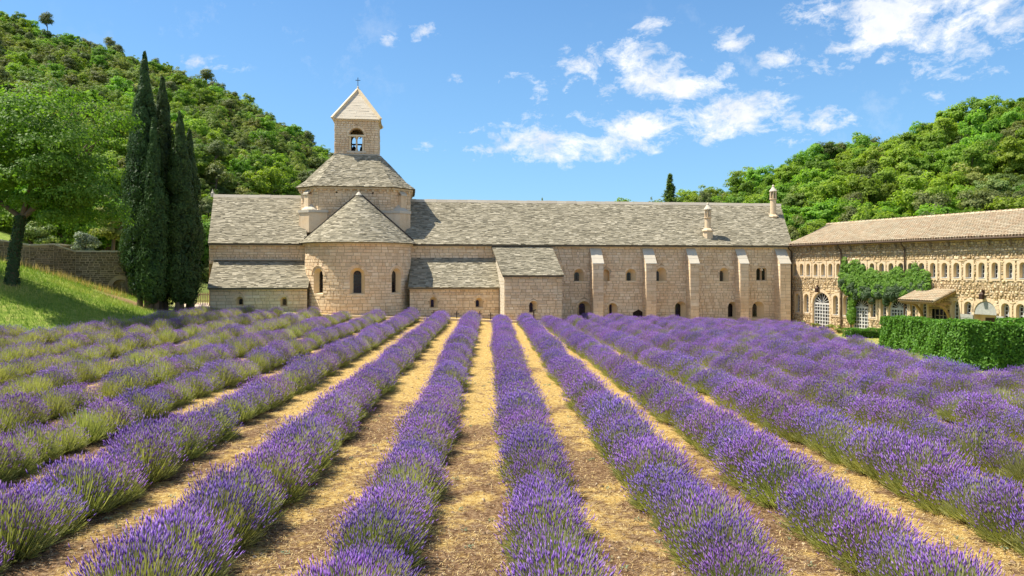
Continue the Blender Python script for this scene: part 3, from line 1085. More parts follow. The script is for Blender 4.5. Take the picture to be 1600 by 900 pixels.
# ring8 runs clockwise seen from above starting at the front left
body = MB(); st = MB(); hole = MB()
for i in range(8):
    p, q = r0[i], r0[(i + 1) % 8]
    fr_, L = facet_frame(p, q)
    ops_ = []
    if i in (0, 1, 7):
        for uu in ((.25, .75) if i == 0 else (.3,)):
            ops_.append(op(L * uu, .07, 10.95, 11.08, 0, False))
    wall_sheet(body, fr_, 0, L, 6.5, ZD, ops_)
    B, _ = masonry(fr_, 0, L, 7.0, ZD, ops_, ch=(.2, .28), sl=(.3, .6))
    st.hexa(B, faces=STONE_FACES)
    for o_ in ops_:
        loft(hole, fr_, arch_pts(o_['u'], o_['sill'], o_['spring'], .07, 2, False), .02, arch_pts(o_['u'], o_['sill'], o_['spring'], .07, 2, False), -.3)
        fill(hole, fr_, arch_pts(o_['u'], o_['sill'], o_['spring'], .07, 2, False), -.3)
dt = body.build('crossing_tower', M['mortar'], church)
st.build('stone_courses', M['stone'], dt, kind='stuff')
hole.build('putlog_holes', M['gap_dark'], dt)
# square foot of the tower with half-cone caps at the corners
for sx in (-1, 1):
    cc = DC + CF.U * (HA - 1.3) * sx + CF.N * (HA - 1.3)
    f_ = MB()
    lo_, hi_ = 7.0, 9.42
    for u_, w_ in ((0, 0),):
        a = DC + CF.U * sx * (HF_ - .75) + CF.N * (HA - 2)
        b = DC + CF.U * sx * (HA + .02) + CF.N * (HA - 2)
        c = DC + CF.U * sx * (HA + .02) + CF.N * (HA - .55)
        c2 = DC + CF.U * sx * (HA - .9) + CF.N * (HA + .12)
        d = DC + CF.U * sx * (HF_ - .75) + CF.N * (HA + .12)
        P5 = [a, b, c, c2, d]
    # broad pale corner block
    for lo2, hi2, sc, mt, nm in ((7.6, 9.3, 1.0, 'stone', 'corner_block'), (9.3, 9.52, 1.07, 'cap', 'corner_ledge')):
        f_ = MB()
        cen = sum(P5) / 5
        Q5 = [cen + (p_ - cen) * sc for p_ in P5]
        n5 = 5
        for k in range(n5):
            f_.quads([[Q5[k] + [0, 0, lo2], Q5[(k + 1) % n5] + [0, 0, lo2], Q5[(k + 1) % n5] + [0, 0, hi2], Q5[k] + [0, 0, hi2]]])
            f_.tris([[Q5[k] + [0, 0, hi2], Q5[(k + 1) % n5] + [0, 0, hi2], cen + [0, 0, hi2 + (.1 if sc > 1 else 0)]]])
        ob = f_.build(nm, M[mt], dt)
        if mt == 'stone':
            ob['label'] = 'canted corner block'
    f_ = MB()
    f_.lathe(DC + CF.U * sx * (HA - 1.05) + CF.N * (HA - .95) + [0, 0, 9.5], [(.95, 0), (.9, .12), (.62, .34), (.60, .38), (.32, .62), (.3, .66), (.0, .9)], 14)
    f_.build('corner_cap', M['cap'], dt)
    # slim pilaster with a sloping cap
    i = 7 if sx < 0 else 1
    p, q = r0[i], r0[(i + 1) % 8]
    fr_, L = facet_frame(p, q)
    f_ = MB()
    uu = L * (.5)
    fbox(f_, fr_, uu - .28, uu + .28, 9.3, 10.9, -.05, .38)
    ob = f_.build('pilaster', M['stone'], dt)
    f_ = MB()
    A4 = [fr_.P(uu - .33, 11.3, 0), fr_.P(uu - .33, 10.88, .46), fr_.P(uu + .33, 10.88, .46), fr_.P(uu + .33, 11.3, 0)]
    A4 = np.array(A4)
    f_.hexa([np.concatenate([A4 - [0, 0, .02], A4 + [0, 0, .12]])])
    f_.build('pilaster_cap', M['cap'], dt)
# dark shadow gap flashing at the foot
fg = MB()
for i in (7, 0, 1):
    p, q = r0[i], r0[(i + 1) % 8]
# roof of the drum: concave-to-convex courses
prof = [(HA + .42, HF_ + .25, ZD), (4.35, 2.95, ZD + .62), (3.55, 2.5, ZD + 1.55), (2.75, 2.05, ZD + 2.42), (2.02, 1.75, 14.72)]
ds = MB(); db = MB()
for (a0, h0, z0_), (a1, h1, z1_) in zip(prof[:-1], prof[1:]):
    A8, B8 = ring8(a0, h0, z0_), ring8(a1, h1, z1_)
    for i in range(8):
        j = (i + 1) % 8
        slates(ds, A8[i], A8[j], B8[j], B8[i], row=.165, wd=(.18, .45))
        dn = np.array([0, 0, .03])
        db.quads([[A8[i] - dn, A8[j] - dn, B8[j] - dn, B8[i] - dn]])
und = ring8(HA + .42, HF_ + .25, ZD - .04)
inr = ring8(HA - .3, HF_ - .1, ZD - .04)
for i in range(8):
    j = (i + 1) % 8
    db.quads([[und[j], und[i], inr[i], inr[j]]])
rd = db.build('drum_roof', M['slate_bed'], church)
ds.build('roof_slabs', M['slate'], rd, kind='stuff')
for i in range(8):
    p, q = r0[i], r0[(i + 1) % 8]
    fr_, L = facet_frame(p, q)
    cornice(fr_, -.06, L + .06, ZD - .05, 0, step=.62, par=dt, h=.16, out=.26, br=True)

# bell turret
BC = DC + CF.U * (CF.u(557, -DD + 2) - ucn)
BW = 1.92
BZ0, BZ1 = 14.62, 17.92
bt = None
bed = MB(); st = MB(); lin = MB()
bopen = op(BW, .68, 15.05, 16.45, .22)
for i, (du_, dn_) in enumerate(((0, 1), (1, 0), (0, -1), (-1, 0))):
    N_ = CF.U * du_ + CF.N * dn_
    U_ = np.array([-N_[1], N_[0], 0]) 
    o_ = BC + N_ * BW - U_ * BW
    fr_ = Frame(o_, U_, N_)
    hl = [op(BW + sx * 1.17, .05, zz, zz + .1, 0, False) for sx in (-1, 1) for zz in (16.1, 17.35)] if i == 0 else []
    ops_ = ([bopen] if i in (0, 2) else []) + hl
    wall_sheet(bed, fr_, 0, 2 * BW, BZ0, BZ1, ops_)
    B, _ = masonry(fr_, 0, 2 * BW, BZ0, BZ1, ops_, ch=(.17, .24), sl=(.25, .5))
    st.hexa(B, faces=STONE_FACES)
    if i in (0, 2):
        loft(lin, fr_, arch_pts(BW, 15.05, 16.45, .68), .01, arch_pts(BW, 15.05, 16.45, .62), -.5)
        wall_sheet(lin, fr_, .5, 2 * BW - .5, BZ0, BZ1, [bopen], w=-.5)
    for h_o in hl:
        fill(lin, fr_, arch_pts(h_o['u'], h_o['sill'], h_o['spring'], .05, 2, False), -.1)
    if i == 0:
        ff = fr_
bt = bed.build('bell_turret', M['mortar'], church)
st.build('stone_courses', M['stone'], bt, kind='stuff')
lin.build('opening_lining', M['stone'], bt)
v = MB(); voussoirs(v, ff, BW, 16.45, .69, .9, -.01, .05, 11); v.build('arch_stones', M['stone'], bt)
v = MB(); fbox(v, ff, BW - .84, BW + .84, 16.36, 16.52, -.3, .06); v.build('transom', M['trim'], bt)
v = MB(); fbox(v, ff, BW - .85, BW + .85, 14.9, 15.06, -.2, .06); v.build('window_sill', M['cap'], bt)
v = MB(); v.lathe(ff.P(BW, 15.06, -.2), [(.15, 0), (.15, .1), (.09, .2), (.08, 1.05), (.15, 1.2), (.17, 1.3)], 10); v.build('colonnette', M['trim'], bt)
v = MB()
for sx in (-1, 1):
    fbox(v, ff, BW + sx * .58 - .08, BW + sx * .58 + .08, 15.05, 16.4, -.35, -.02)
v.build('opening_jambs', M['trim'], bt)
v = MB()
fbox(v, ff, .4, 2 * BW - .4, 15.9, 16.02, -2.0, -1.85)
fbox(v, ff, .4, 2 * BW - .4, 16.72, 16.84, -2.0, -1.85)
for sx in (-.5, 0, .5):
    v.bar(ff.P(BW + sx * .3, 16.5, -1.9), ff.P(BW + sx * 1.6, 17.1, -1.9), .07)
v.build('bell_frame', M['iron'], bt)
v = MB()
fbox(v, ff, -.12, 2 * BW + .12, BZ0 + .0, BZ0 + .16, -2 * BW - .12, .12)
v.build('base_course', M['cap'], bt)
v = MB()
fbox(v, ff, -.14, 2 * BW + .14, BZ1 - .12, BZ1 + .02, -2 * BW - .14, .14)
v.build('cornice', M['trim'], bt)
for sx in (-1, 1):
    b_ = MB()
    c0 = ff.P(BW + sx * .36, 15.12, -1.9)
    b_.lathe(c0, [(.30, 0), (.27, .08), (.20, .3), (.17, .5), (.12, .62), (.0, .66)], 14)
    b_.bar(c0 + [0, 0, .6], c0 + [0, 0, .85], .1)
    side = 'left' if sx < 0 else 'right'
    tag(b_.build('church_bell', M['bronze'], None, smooth=False), 'dark bronze bell hanging in the %s light of the bell turret window' % side, 'bell', 'bells in the turret')
TZ = 21.0
BE = BW + .2
v = MB(); vb = MB()
tip = BC + [0, 0, TZ]
cs = [BC + CF.U * sx * BE + CF.N * sy * BE + [0, 0, BZ1] for sx, sy in ((-1, 1), (1, 1), (1, -1), (-1, -1))]
for i in range(4):
    slates(v, cs[i], cs[(i + 1) % 4], tip, tip, row=.36, wd=(.6, 1.2), th=.025, jit=.002)
    vb.tris([[cs[i] - [0, 0, .03], cs[(i + 1) % 4] - [0, 0, .03], tip - [0, 0, .03]]])
vb.quads([[cs[3] - [0, 0, .04], cs[2] - [0, 0, .04], cs[1] - [0, 0, .04], cs[0] - [0, 0, .04]]])
tr = vb.build('turret_roof', M['mortar'], church)
v.build('roof_slabs', M['cap_slab'], tr, kind='stuff')
for c_ in cs:
    h_ = MB(); h_.bar(c_ + [0, 0, .0], tip + [0, 0, .02], .24, .26); h_.build('hip_rib', M['trim'], tr)
v = MB(); v.lathe(tip - [0, 0, .3], [(.24, 0), (.2, .2), (.1, .42), (.07, .6), (0, .7)], 10); v.build('finial', M['cap'], tr)
v = MB()
ct = tip + np.array([0, 0, .3])
v.bar(ct, ct + [0, 0, .85], .045)
v.bar(ct + CF.U * -.22 + [0, 0, .6], ct + CF.U * .22 + [0, 0, .6], .045)
v.build('iron_cross', M['iron'], tr)

# chimneys
def chimney(x, ybase, w_, hs, lab):
    u = CF.u(x, w_)
    zb = CF.z(x, ybase, w_)
    c = CF.P(u, zb, w_)
    t_ = thing('chimney', lab, 'chimney', tuple(c + [0, 0, -.2]), 'lantern chimneys on the church roof')
    b = MB(); b.lathe(c + [0, 0, -.9], [(.46, 0), (.44, 1.2), (.54, 1.24), (.52, 1.34), (.36, 1.5), (.0, 1.51)], 8, a0=R(22)); b.build('base', M['surround'], t_)
    b = MB(); b.lathe(c + [0, 0, .55], [(.30, 0), (.28, hs), (.36, hs + .04), (.36, hs + .12), (0, hs + .13)], 12); b.build('shaft', M['surround'], t_)
    z1 = zb + .55 + hs + .11
    for k in range(6):
        a = k * math.pi / 3 + .25
        p = c * [1, 1, 0] + [.26 * math.cos(a), .26 * math.sin(a), z1]
        b = MB(); b.bar(p, p + [0, 0, .7], .12); b.build('post', M['surround'], t_)
    b = MB(); b.lathe(c * [1, 1, 0] + [0, 0, z1], [(.12, 0), (.12, .7)], 8); b.build('flue', M['gap_dark'], t_)
    b = MB(); b.lathe(c * [1, 1, 0] + [0, 0, z1 + .68], [(.0, 0), (.38, 0), (.38, .07), (.2, .3), (.1, .48), (.12, .55), (.07, .64), (0, .7)], 12); b.build('cap', M['cap'], t_)
chimney(1106, 367, -.9, .95, 'shorter lantern chimney standing low on the slope near the eaves of the church roof')
chimney(1208, 345, -4.2, 1.5, 'taller lantern chimney by the ridge at the right end of the church roof')

# kerb in front of the church
kb = MB()
for x0, x1, ya, yb in ((486, 880, 492, 502),):
    pts = [CF.P(u_, 0, 7.4)[:2] for u_ in np.linspace(CF.u(486, 7.4), CF.u(884, 7.4), 24)]
    for p, q in zip(pts[:-1], pts[1:]):
        zt0, zt1 = tz(*p) + .16, tz(*q) + .16
        kb.bar((p[0], p[1], zt0 - .15), (q[0], q[1], zt1 - .15), .22, .34)
tag(kb.build('stone_kerb', M['trim'], None), 'low pale stone kerb along the grass in front of the church', 'kerb')
for x, lab in ((678, 'small dark iron cross farthest left before the chapel wall'), (713.5, 'small dark iron cross second from the left before the chapel wall'),
               (749.5, 'small dark iron cross third from the left before the chapel wall'), (766.5, 'small dark iron cross nearest the white side of the sacristy')):
    p = CF.P(CF.u(x, 6.6), 0, 6.6)
    z_ = tz(p[0], p[1])
    b = MB(); b.bar((p[0], p[1], z_ - .05), (p[0], p[1], z_ + .72), .06)
    c_ = np.array([p[0], p[1], z_ + .52])
    b.bar(c_ - CF.U * .2, c_ + CF.U * .2, .06)
    tag(b.build('grave_cross', M['iron'], None), lab, 'grave cross', 'iron crosses before the chapel wall')
p = CF.P(CF.u(834, 7), 0, 7.0)
b = MB(); z_ = tz(p[0], p[1]); b.bar((p[0], p[1], z_ - .1), (p[0], p[1], z_ + .95), .09)
b.bar((p[0] - .13, p[1], z_ + .98), (p[0] + .18, p[1], z_ + 1.08), .06)
tag(b.build('rusty_post', M['iron'], None), 'rusty brown post under the small window of the sacristy', 'post')

# ------------------------------------------------------------------ the side wing
WO = CF.P(uR, 0, 0)
WU = np.array([.3526, -.9358, 0]); WN = np.array([-.9358, -.3526, 0])
WF = Frame(WO, WU, WN)
wing = thing('abbey_wing', 'two storey rubble stone wing with rows of narrow arched windows and clay tiled roof', 'building', tuple(WF.P(8, -.5, -2)))
WL = 31.0
WE = 6.55
up_x = [1242.7, 1253, 1263.5, 1275, 1286.5, 1298, 1310.5, 1327, 1338, 1349, 1363, 1378, 1392.7, 1408, 1423.3, 1440.5, 1458, 1476.3, 1495, 1514, 1534.4, 1555, 1577.5, 1599, 1622, 1646]
upo = []
for x in up_x:
    u = WF.u(x)
    upo.append(op(u, .225, 3.86, 4.72, .0))
low_x = [1246.7, 1260.5, 1306, 1322, 1364.5, 1381, 1426, 1443.5, 1493.5, 1513, 1571.5, 1595, 1620]
lowo = [op(WF.u(x), .28, .55, 1.95, 0) for x in low_x]
doors = [(1283, .98, -.6, 1.45), (1344.5, .86, -.6, 1.35), (1404, .86, -.6, 1.4), (1540, .8, -.6, 1.5)]
doo = [op(WF.u(x), hw, zb, sp, .22) for x, hw, zb, sp in doors]
pdo = op(WF.u(1470), .7, -.6, 1.6, 0, False)
allo = upo + lowo + doo + [pdo]
for o in upo + lowo:
    o['ring'] = .16; o['jamb'] = 1.0
wallw = wall('wing_wall', wing, WF, 0, WL, -1.3, WE, ops=allo, mat='rubble', bed='rubble_bed', ch=(.11, .21), sl=(.12, .36), jit=.045, proud=(.0, .10), gap=.016, cham=.03)
def surround(o, s=.17, top=.22, bot=.15, pr=.05):
    A = arch_pts(o['u'], o['sill'], o['spring'], o['hw'])
    B = A.copy()
    zt = o['spring'] + o['hw'] + top
    for i, (a, b) in enumerate(A):
        du_ = a - o['u']
        if b <= o['spring'] + 1e-6:
            B[i] = (o['u'] + math.copysign(o['hw'] + s, du_), b if b > o['sill'] + .01 else o['sill'] - bot)
        else:
            k = abs(du_) / o['hw']
            B[i] = (o['u'] + math.copysign(min(o['hw'] + s, (o['hw'] + s) * min(1, k * 1.25)), du_), zt if k < .8 else o['spring'] + (zt - o['spring']) * min(1, (b - o['spring']) / (o['hw'] * .6)))
    return A, B, pr
def surround_mesh(o, parent, **kw):
    A, B, pr = surround(o, **kw)
    mb = MB()
    loft(mb, WF, A, pr, B, pr)
    loft(mb, WF, B, pr, B, -.01)
    return mb.build('surround', M['surround'], parent)
def narrow_window(o, lab=None, dark=False):
    depth = .31
    mb = MB()
    A = arch_pts(o['u'], o['sill'], o['spring'], o['hw'])
    loft(mb, WF, A, .05, A, -depth, r=.5)
    wn = mb.build('window', M['reveal'], wing)
    surround_mesh(o, wn)
    g = MB(); fill(g, WF, A, -depth + .004, .5); g.build('pane', M['glass'], wn)
    f_ = MB()
    w0, w1 = -depth + .006, -depth + .06
    hw = o['hw']
    for c in (-hw + .04, 0, hw - .04):
        fbox(f_, WF, o['u'] + c - .03, o['u'] + c + .03, o['sill'], o['spring'] + (hw * .98 if c == 0 else hw * .35), w0, w1)
    n_ = 3 if o['spring'] - o['sill'] < 1 else 5
    for k in range(n_ + 1):
        zz = o['sill'] + .04 + (o['spring'] - o['sill']) * k / n_
        fbox(f_, WF, o['u'] - hw, o['u'] + hw, zz - .025, zz + .025, w0, w1 - .003)
    voussoirs(f_, WF, o['u'], o['spring'], hw - .08, hw, w0, w1, 8)
    f_.build('window_frame', M['white'], wn)
    s_ = MB(); fbox(s_, WF, o['u'] - hw, o['u'] + hw, o['sill'] - .005, o['sill'] + .035, -depth, .07); s_.build('window_sill', M['white'], wn)
for o in upo + lowo:
    narrow_window(o)
def glazed_door(o, half=False):
    depth = .22
    A = arch_pts(o['u'], o['sill'], o['spring'], o['hw'])
    mb = MB()
    loft(mb, WF, A, .04, A, -depth, r=.4)
    d_ = mb.build('glazed_door', M['reveal'], wing)
    v = MB(); voussoirs(v, WF, o['u'], o['spring'], o['hw'] + .005, o['hw'] + .24, -.01, .05, 11)
    for sx in (-1, 1):
        for k in range(5):
            z0_ = o['sill'] + .3 + (o['spring'] - o['sill'] - .3) * k / 5
            wd = .2 if k % 2 else .26
            a, b = sorted((o['u'] + sx * (o['hw'] + .005), o['u'] + sx * (o['hw'] + wd)))
            fbox(v, WF, a, b, z0_ + .01, z0_ + (o['spring'] - o['sill'] - .3) / 5 - .01, -.01, .045)
    v.build('arch_stones', M['surround'], d_)
    g = MB(); fill(g, WF, A, -depth + .004, .5); g.build('pane', M['glass'], d_)
    f_ = MB()
    w0, w1 = -depth + .006, -depth + .09
    hw = o['hw']
    for k in range(7):
        c = -hw + .05 + (2 * hw - .1) * k / 6
        wd = .055 if k in (0, 6) else (.05 if k == 3 else (.025 if k % 2 else .04))
        fbox(f_, WF, o['u'] + c - wd, o['u'] + c + wd, o['sill'], o['spring'], w0, w1 - .004 * (k % 3))
    nrow = 6
    for k in range(nrow + 1):
        zz = o['sill'] + .25 + (o['spring'] - o['sill'] - .25) * k / nrow
        fbox(f_, WF, o['u'] - hw, o['u'] + hw, zz - .03 - (.06 if k == nrow else 0), zz + .03 + (.04 if k == nrow else 0), w0, w1 + .005)
    voussoirs(f_, WF, o['u'], o['spring'], hw - .1, hw, w0, w1 + .01, 12)
    for k in range(1, 8):
        a = math.pi * k / 8
        f_.bar(WF.P(o['u'], o['spring'] + .05, w1), WF.P(o['u'] + hw * .93 * math.cos(a), o['spring'] + hw * .93 * math.sin(a), w1), .035)
    fr_ = f_.build('door_frame', M['white'], d_)
for o in doo[:3]:
    glazed_door(o)
# open doorway with pale lunette shutter
o = doo[3]
A = arch_pts(o['u'], o['sill'], o['spring'], o['hw'])
mb = MB(); loft(mb, WF, A, .04, A, -.5, r=.4); fill(mb, WF, A, -.5)
d_ = mb.build('doorway', M['reveal'], wing)
v = MB(); voussoirs(v, WF, o['u'], o['spring'], o['hw'] + .005, o['hw'] + .26, -.01, .05, 11); v.build('arch_stones', M['surround'], d_)
v = MB(); lun = arch_pts(o['u'], o['spring'] - .02, o['spring'], o['hw'] - .02)
fill(v, WF, lun, .0); loft(v, WF, lun, .0, lun, -.06); fbox(v, WF, o['u'] - o['hw'], o['u'] + o['hw'], o['spring'] - .12, o['spring'], -.06, .02); v.build('lunette_panel', M['shutter'], d_)
v = MB(); fbox(v, WF, o['u'] - .35, o['u'] + o['hw'] - .05, o['sill'], o['spring'] - .35, -.495, -.45); v.build('inner_door', M['darkwood'], d_)
for sx, wd in ((-1, .95), (1, .5)):
    s_ = MB()
    a, b = sorted((o['u'] + sx * (o['hw'] + .04), o['u'] + sx * (o['hw'] + .04 + wd)))
    nbd = 7
    for k in range(nbd):
        z0_ = -.4 + (o['spring'] + .25 - .2 + .2) * k / nbd
        fbox(s_, WF, a, b, z0_ + .01, z0_ + (o['spring'] + .25) / nbd - .008, .07, .12)
    s_.build('shutter', M['shutter'], d_)
# porch door
A = arch_pts(pdo['u'], pdo['sill'], pdo['spring'], pdo['hw'], arch=False)
mb = MB(); loft(mb, WF, A, .01, A, -.3, r=.4); fill(mb, WF, A, -.3, .1)
d_ = mb.build('doorway', M['glass'], wing)
v = MB()
for c in (-.67, -.3, .0, .3, .67):
    fbox(v, WF, pdo['u'] + c - .03, pdo['u'] + c + .03, -.6, 1.6, -.29, -.24)
for zz in (.1, .6, 1.1, 1.57):
    fbox(v, WF, pdo['u'] - .7, pdo['u'] + .7, zz - .025, zz + .025, -.29, -.245)
v.build('door_frame', M['greywood'], d_)

# wing roof with half-round clay tiles
sl = .36
OV = .42
def roofP(u, w_): return WF.P(u, WE + .12 + (OV - w_) * sl, w_)
u_ridge0 = WF.u(1292, -5.2)
def left_bound(w_):
    return -.05 if w_ > -2.2 else -.05 + (u_ridge0 + .05) * min(1, (-2.2 - w_) / 3.0)
tl_ = MB()
pitch = .21
ts = []
k = 0
u = -.05
while u < WL + .5:
    w_ = OV + .05
    while w_ > -5.2:
        if left_bound(w_ - .3) <= u:
            ts.append((u + rng.uniform(-.012, .012), w_, k % 2))
        w_ -= .33
    u += pitch / 2
    k += 1
ts = np.array(ts)
for par in (0, 1):
    T_ = ts[ts[:, 2] == par]
    n_ = len(T_)
    seg = 4
    C = []
    for j in range(seg):
        a0, a1 = math.pi * j / seg, math.pi * (j + 1) / seg
        sg = 1 if par == 0 else -1
        def pt(ang, ww, lift, rad):
            uu = T_[:, 0] - rad * math.cos(ang)
            P_ = WF.P(uu, WE + .12 + (OV - ww) * sl + lift + sg * rad * .8 * math.sin(ang) + (.05 if par == 0 else .06), ww)
            return P_
        jj = rng.uniform(-.02, .02, n_) if j == 0 else jj
        C.append(np.stack([pt(a0, T_[:, 1] + jj, .03, .085), pt(a1, T_[:, 1] + jj, .03, .085), pt(a1, T_[:, 1] - .38, -.005, .075), pt(a0, T_[:, 1] - .38, -.005, .075)], 1))
    rr = rng.random(n_)
    for c_ in C:
        tl_.quads(c_, rr)
ov_ = MB()
PA = [roofP(-.05, OV), roofP(WL + .5, OV), roofP(WL + .5, -5.2), roofP(u_ridge0, -5.2), roofP(-.05, -2.2)]
bb = [roofP(u_ridge0, -5.2), roofP(WL + .5, -5.2), WF.P(WL + .5, WE, -10.6), WF.P(u_ridge0, WE, -10.6)]
up_ = np.array([0, 0, .02])
ov_.quads([[PA[0], PA[1], PA[2], PA[3]], bb])
ov_.tris([[PA[0], PA[3], PA[4]]])
ov_.quads([[PA[1] - up_ * 4, PA[0] - up_ * 4, WF.P(-.05, WE + .04, -.4), WF.P(WL + .5, WE + .04, -.4)], [PA[0], PA[1], PA[1] - up_ * 4, PA[0] - up_ * 4]])
ov_.quads([[PA[4], PA[3], WF.P(u_ridge0, WE, -10.6), WF.P(-.05, WE, -6)]])
wr = ov_.build('roof', M['slate_bed'], wing)
tl_.build('clay_tiles', M['tile'], wr, kind='stuff')
for k in range(int((WL - u_ridge0) / .42)):
    a = u_ridge0 + k * .42
    s_ = MB()
    c0, c1 = roofP(a, -5.2) + [0, 0, .02], roofP(a + .44, -5.2) + [0, 0, .05]
    s_.tube([c0, c1], [.13, .15], 7)
    s_.build('ridge_tile', M['tile'], wr)
c_ = MB(); fbox(c_, WF, 0, WL, WE - .1, WE + .04, 0, .12); c_.build('cornice', M['surround'], wallw)
# gutter and downpipes
g_ = MB(); g_.tube([WF.P(0, WE + .03, OV + .1), WF.P(WL + .5, WE + .03, OV + .1)], [.085, .085], 8); g_.build('gutter', M['pipe'], wing)
for x in (1238.6, 1316, 1415.5):
    u = WF.u(x)
    d_ = MB()
    d_.tube([WF.P(u, WE + .0, OV + .08), WF.P(u, WE - .2, OV + .05), WF.P(u, WE - .5, .14), WF.P(u, -.9, .14)], [.06] * 4, 8)
    d_.build('downpipe', M['pipe'], wing)
for k in range(20):
    s_ = MB(); u = .9 + k * 1.5
    s_.hexa([[tuple(q) for q in (WF.P(u, WE - .45, 0), WF.P(u + .14, WE - .45, 0), WF.P(u + .14, WE - .45, .2), WF.P(u, WE - .45, .2), WF.P(u, WE - .15, 0), WF.P(u + .14, WE - .15, 0), WF.P(u + .14, WE - .15, .4), WF.P(u, WE - .15, .4))]])
    s_.build('rafter_bracket', M['greywood'], wing)
# wall lanterns
for x, yy, lab in ((1277, 453, 'small dark lantern on the wing wall above the leftmost white arched door'), (1534.5, 463, 'small dark lantern on the wing wall above the pale lunette doorway')):
    u, z_ = WF.u(x, .2), WF.z(x, yy, .2)
    l_ = MB(); fbox(l_, WF, u - .12, u + .12, z_ - .2, z_ + .15, .14, .36); fbox(l_, WF, u - .03, u + .03, z_ + .15, z_ + .42, .0, .25); l_.lathe(WF.P(u, z_ + .15, .25), [(.17, 0), (.03, .14), (0, .15)], 4)
    tag(l_.build('wall_lantern', M['iron'], None), lab, 'lantern', 'lanterns on the wing wall')

# porch canopy
pc = thing('porch_canopy', 'tiled lean-to canopy on curved timber braces over the wing door', 'canopy', tuple(WF.P(WF.u(1462), 0, .8)))
u0_, u1_ = WF.u(1441), WF.u(1489)
zt_, ze_ = 2.95, 2.18
wD = 2.15
t_ = MB()
for k in range(int((u1_ - u0_ + .5) / .2)):
    uu = u0_ - .1 + k * .2
    for j in range(7):
        a, b = j / 7, (j + 1.15) / 7
        t_.tube([WF.P(uu, zt_ + (ze_ - zt_) * b + .07, .05 + wD * b), WF.P(uu, zt_ + (ze_ - zt_) * a + .05, .05 + wD * a)], [.1, .09], 6, cap=False)
b_ = MB()
q = [WF.P(u0_ - .2, zt_, .02), WF.P(u1_ + .3, zt_, .02), WF.P(u1_ + .3, ze_, wD), WF.P(u0_ - .2, ze_, wD)]
b_.hexa([[p_ - [0, 0, .08] for p_ in q] + q])
ro = b_.build('canopy_roof', M['wood'], pc)
t_.build('clay_tiles', M['tile'], ro, kind='stuff')
for uu in (u0_ + .15, u1_ - .15):
    s_ = MB()
    s_.bar(WF.P(uu, zt_ - .14, .1), WF.P(uu, ze_ - .14, wD - .1), .14)
    s_.build('rafter', M['wood'], pc)
    s_ = MB(); s_.bar(WF.P(uu, 2.0, .05), WF.P(uu, 2.0, wD - .3), .15); s_.build('tie_beam', M['wood'], pc)
    s_ = MB()
    arc = [WF.P(uu, .5 + 1.5 * math.sin(a), .1 + 1.45 * (1 - math.cos(a))) for a in np.linspace(0, math.pi / 2, 8)]
    for p_, q_ in zip(arc[:-1], arc[1:]):
        s_.bar(p_, q_, .15)
    s_.build('curved_brace', M['wood'], pc)
s_ = MB(); s_.bar(WF.P(u0_ - .1, ze_ - .12, wD - .15), WF.P(u1_ + .2, ze_ - .12, wD - .15), .14); s_.build('eaves_beam', M['wood'], pc)

# ------------------------------------------------------------------ foliage helpers
def unit(n, g=rng):
    v = g.normal(size=(n, 3))
    return v / np.linalg.norm(v, axis=1, keepdims=True)
def leaves(mb, pos, nor, size, aspect=.6, tilt=.7, r=None):
    """rhombic leaves at pos, facing about nor"""
    n = len(pos)
    nn_ = nor + unit(n) * tilt
    nn_ /= np.linalg.norm(nn_, axis=1, keepdims=True)
    a = np.cross(nn_, unit(n))
    a /= np.linalg.norm(a, axis=1, keepdims=True) + 1e-9
    b = np.cross(nn_, a)
    s = (size * rng.uniform(.7, 1.3, n))[:, None]
    mb.quads(np.stack([pos - a * s, pos - b * s * aspect, pos + a * s, pos + b * s * aspect], 1), r)
def clumpy(mb, centre, rad, nclump, nleaf, size, clump=(.24, .38), shell=.72, up=0.25, low=-1.0, flat=1.0, squash=.8):
    c = np.array(centre, float); rad = np.array(rad, float)
    d = unit(nclump * 3)
    d = d[(d[:, 2] > low)][:nclump]
    rr = rng.uniform(shell - .35, shell + .12, len(d)) 
    rr[: len(d) // 5] *= .5
    cc = c + d * rad * rr[:, None]
    for k in range(len(d)):
        cr = rng.uniform(*clump) * rad.mean()
        n = int(nleaf * rng.uniform(.7, 1.3))
        q = unit(n)
        q[:, 2] = np.where(q[:, 2] < -.35, -q[:, 2] * .7, q[:, 2])
        pos = cc[k] + q * np.array([1, 1, squash]) * cr * rng.uniform(.65, 1.05, n)[:, None]
        nor = q + np.array([0, 0, up]) + d[k] * .5
        tone = np.clip(rng.normal(.5, .22, n) + rng.normal(0, .14), 0, 1)
        leaves(mb, pos, nor, size, r=tone)
    return cc
def limbs(mb, base, top, targets, r0, n=7, seg=6):
    base, top = np.array(base, float), np.array(top, float)
    mid = (base + top) / 2 + unit(1)[0] * [.1, .1, 0] * np.linalg.norm(top - base) * .6
    mb.tube([base - [0, 0, .3], base + (mid - base) * .3, mid, top], [r0 * 1.25, r0, r0 * .85, r0 * .7], seg + 2, cap=False)
    sel = rng.permutation(len(targets))[:n]
    for k in sel:
        t_ = targets[k]
        m_ = top + (t_ - top) * .5 + unit(1)[0] * np.linalg.norm(t_ - top) * .12
        mb.tube([top - [0, 0, .2], m_, t_], [r0 * .55, r0 * .33, r0 * .08], seg)

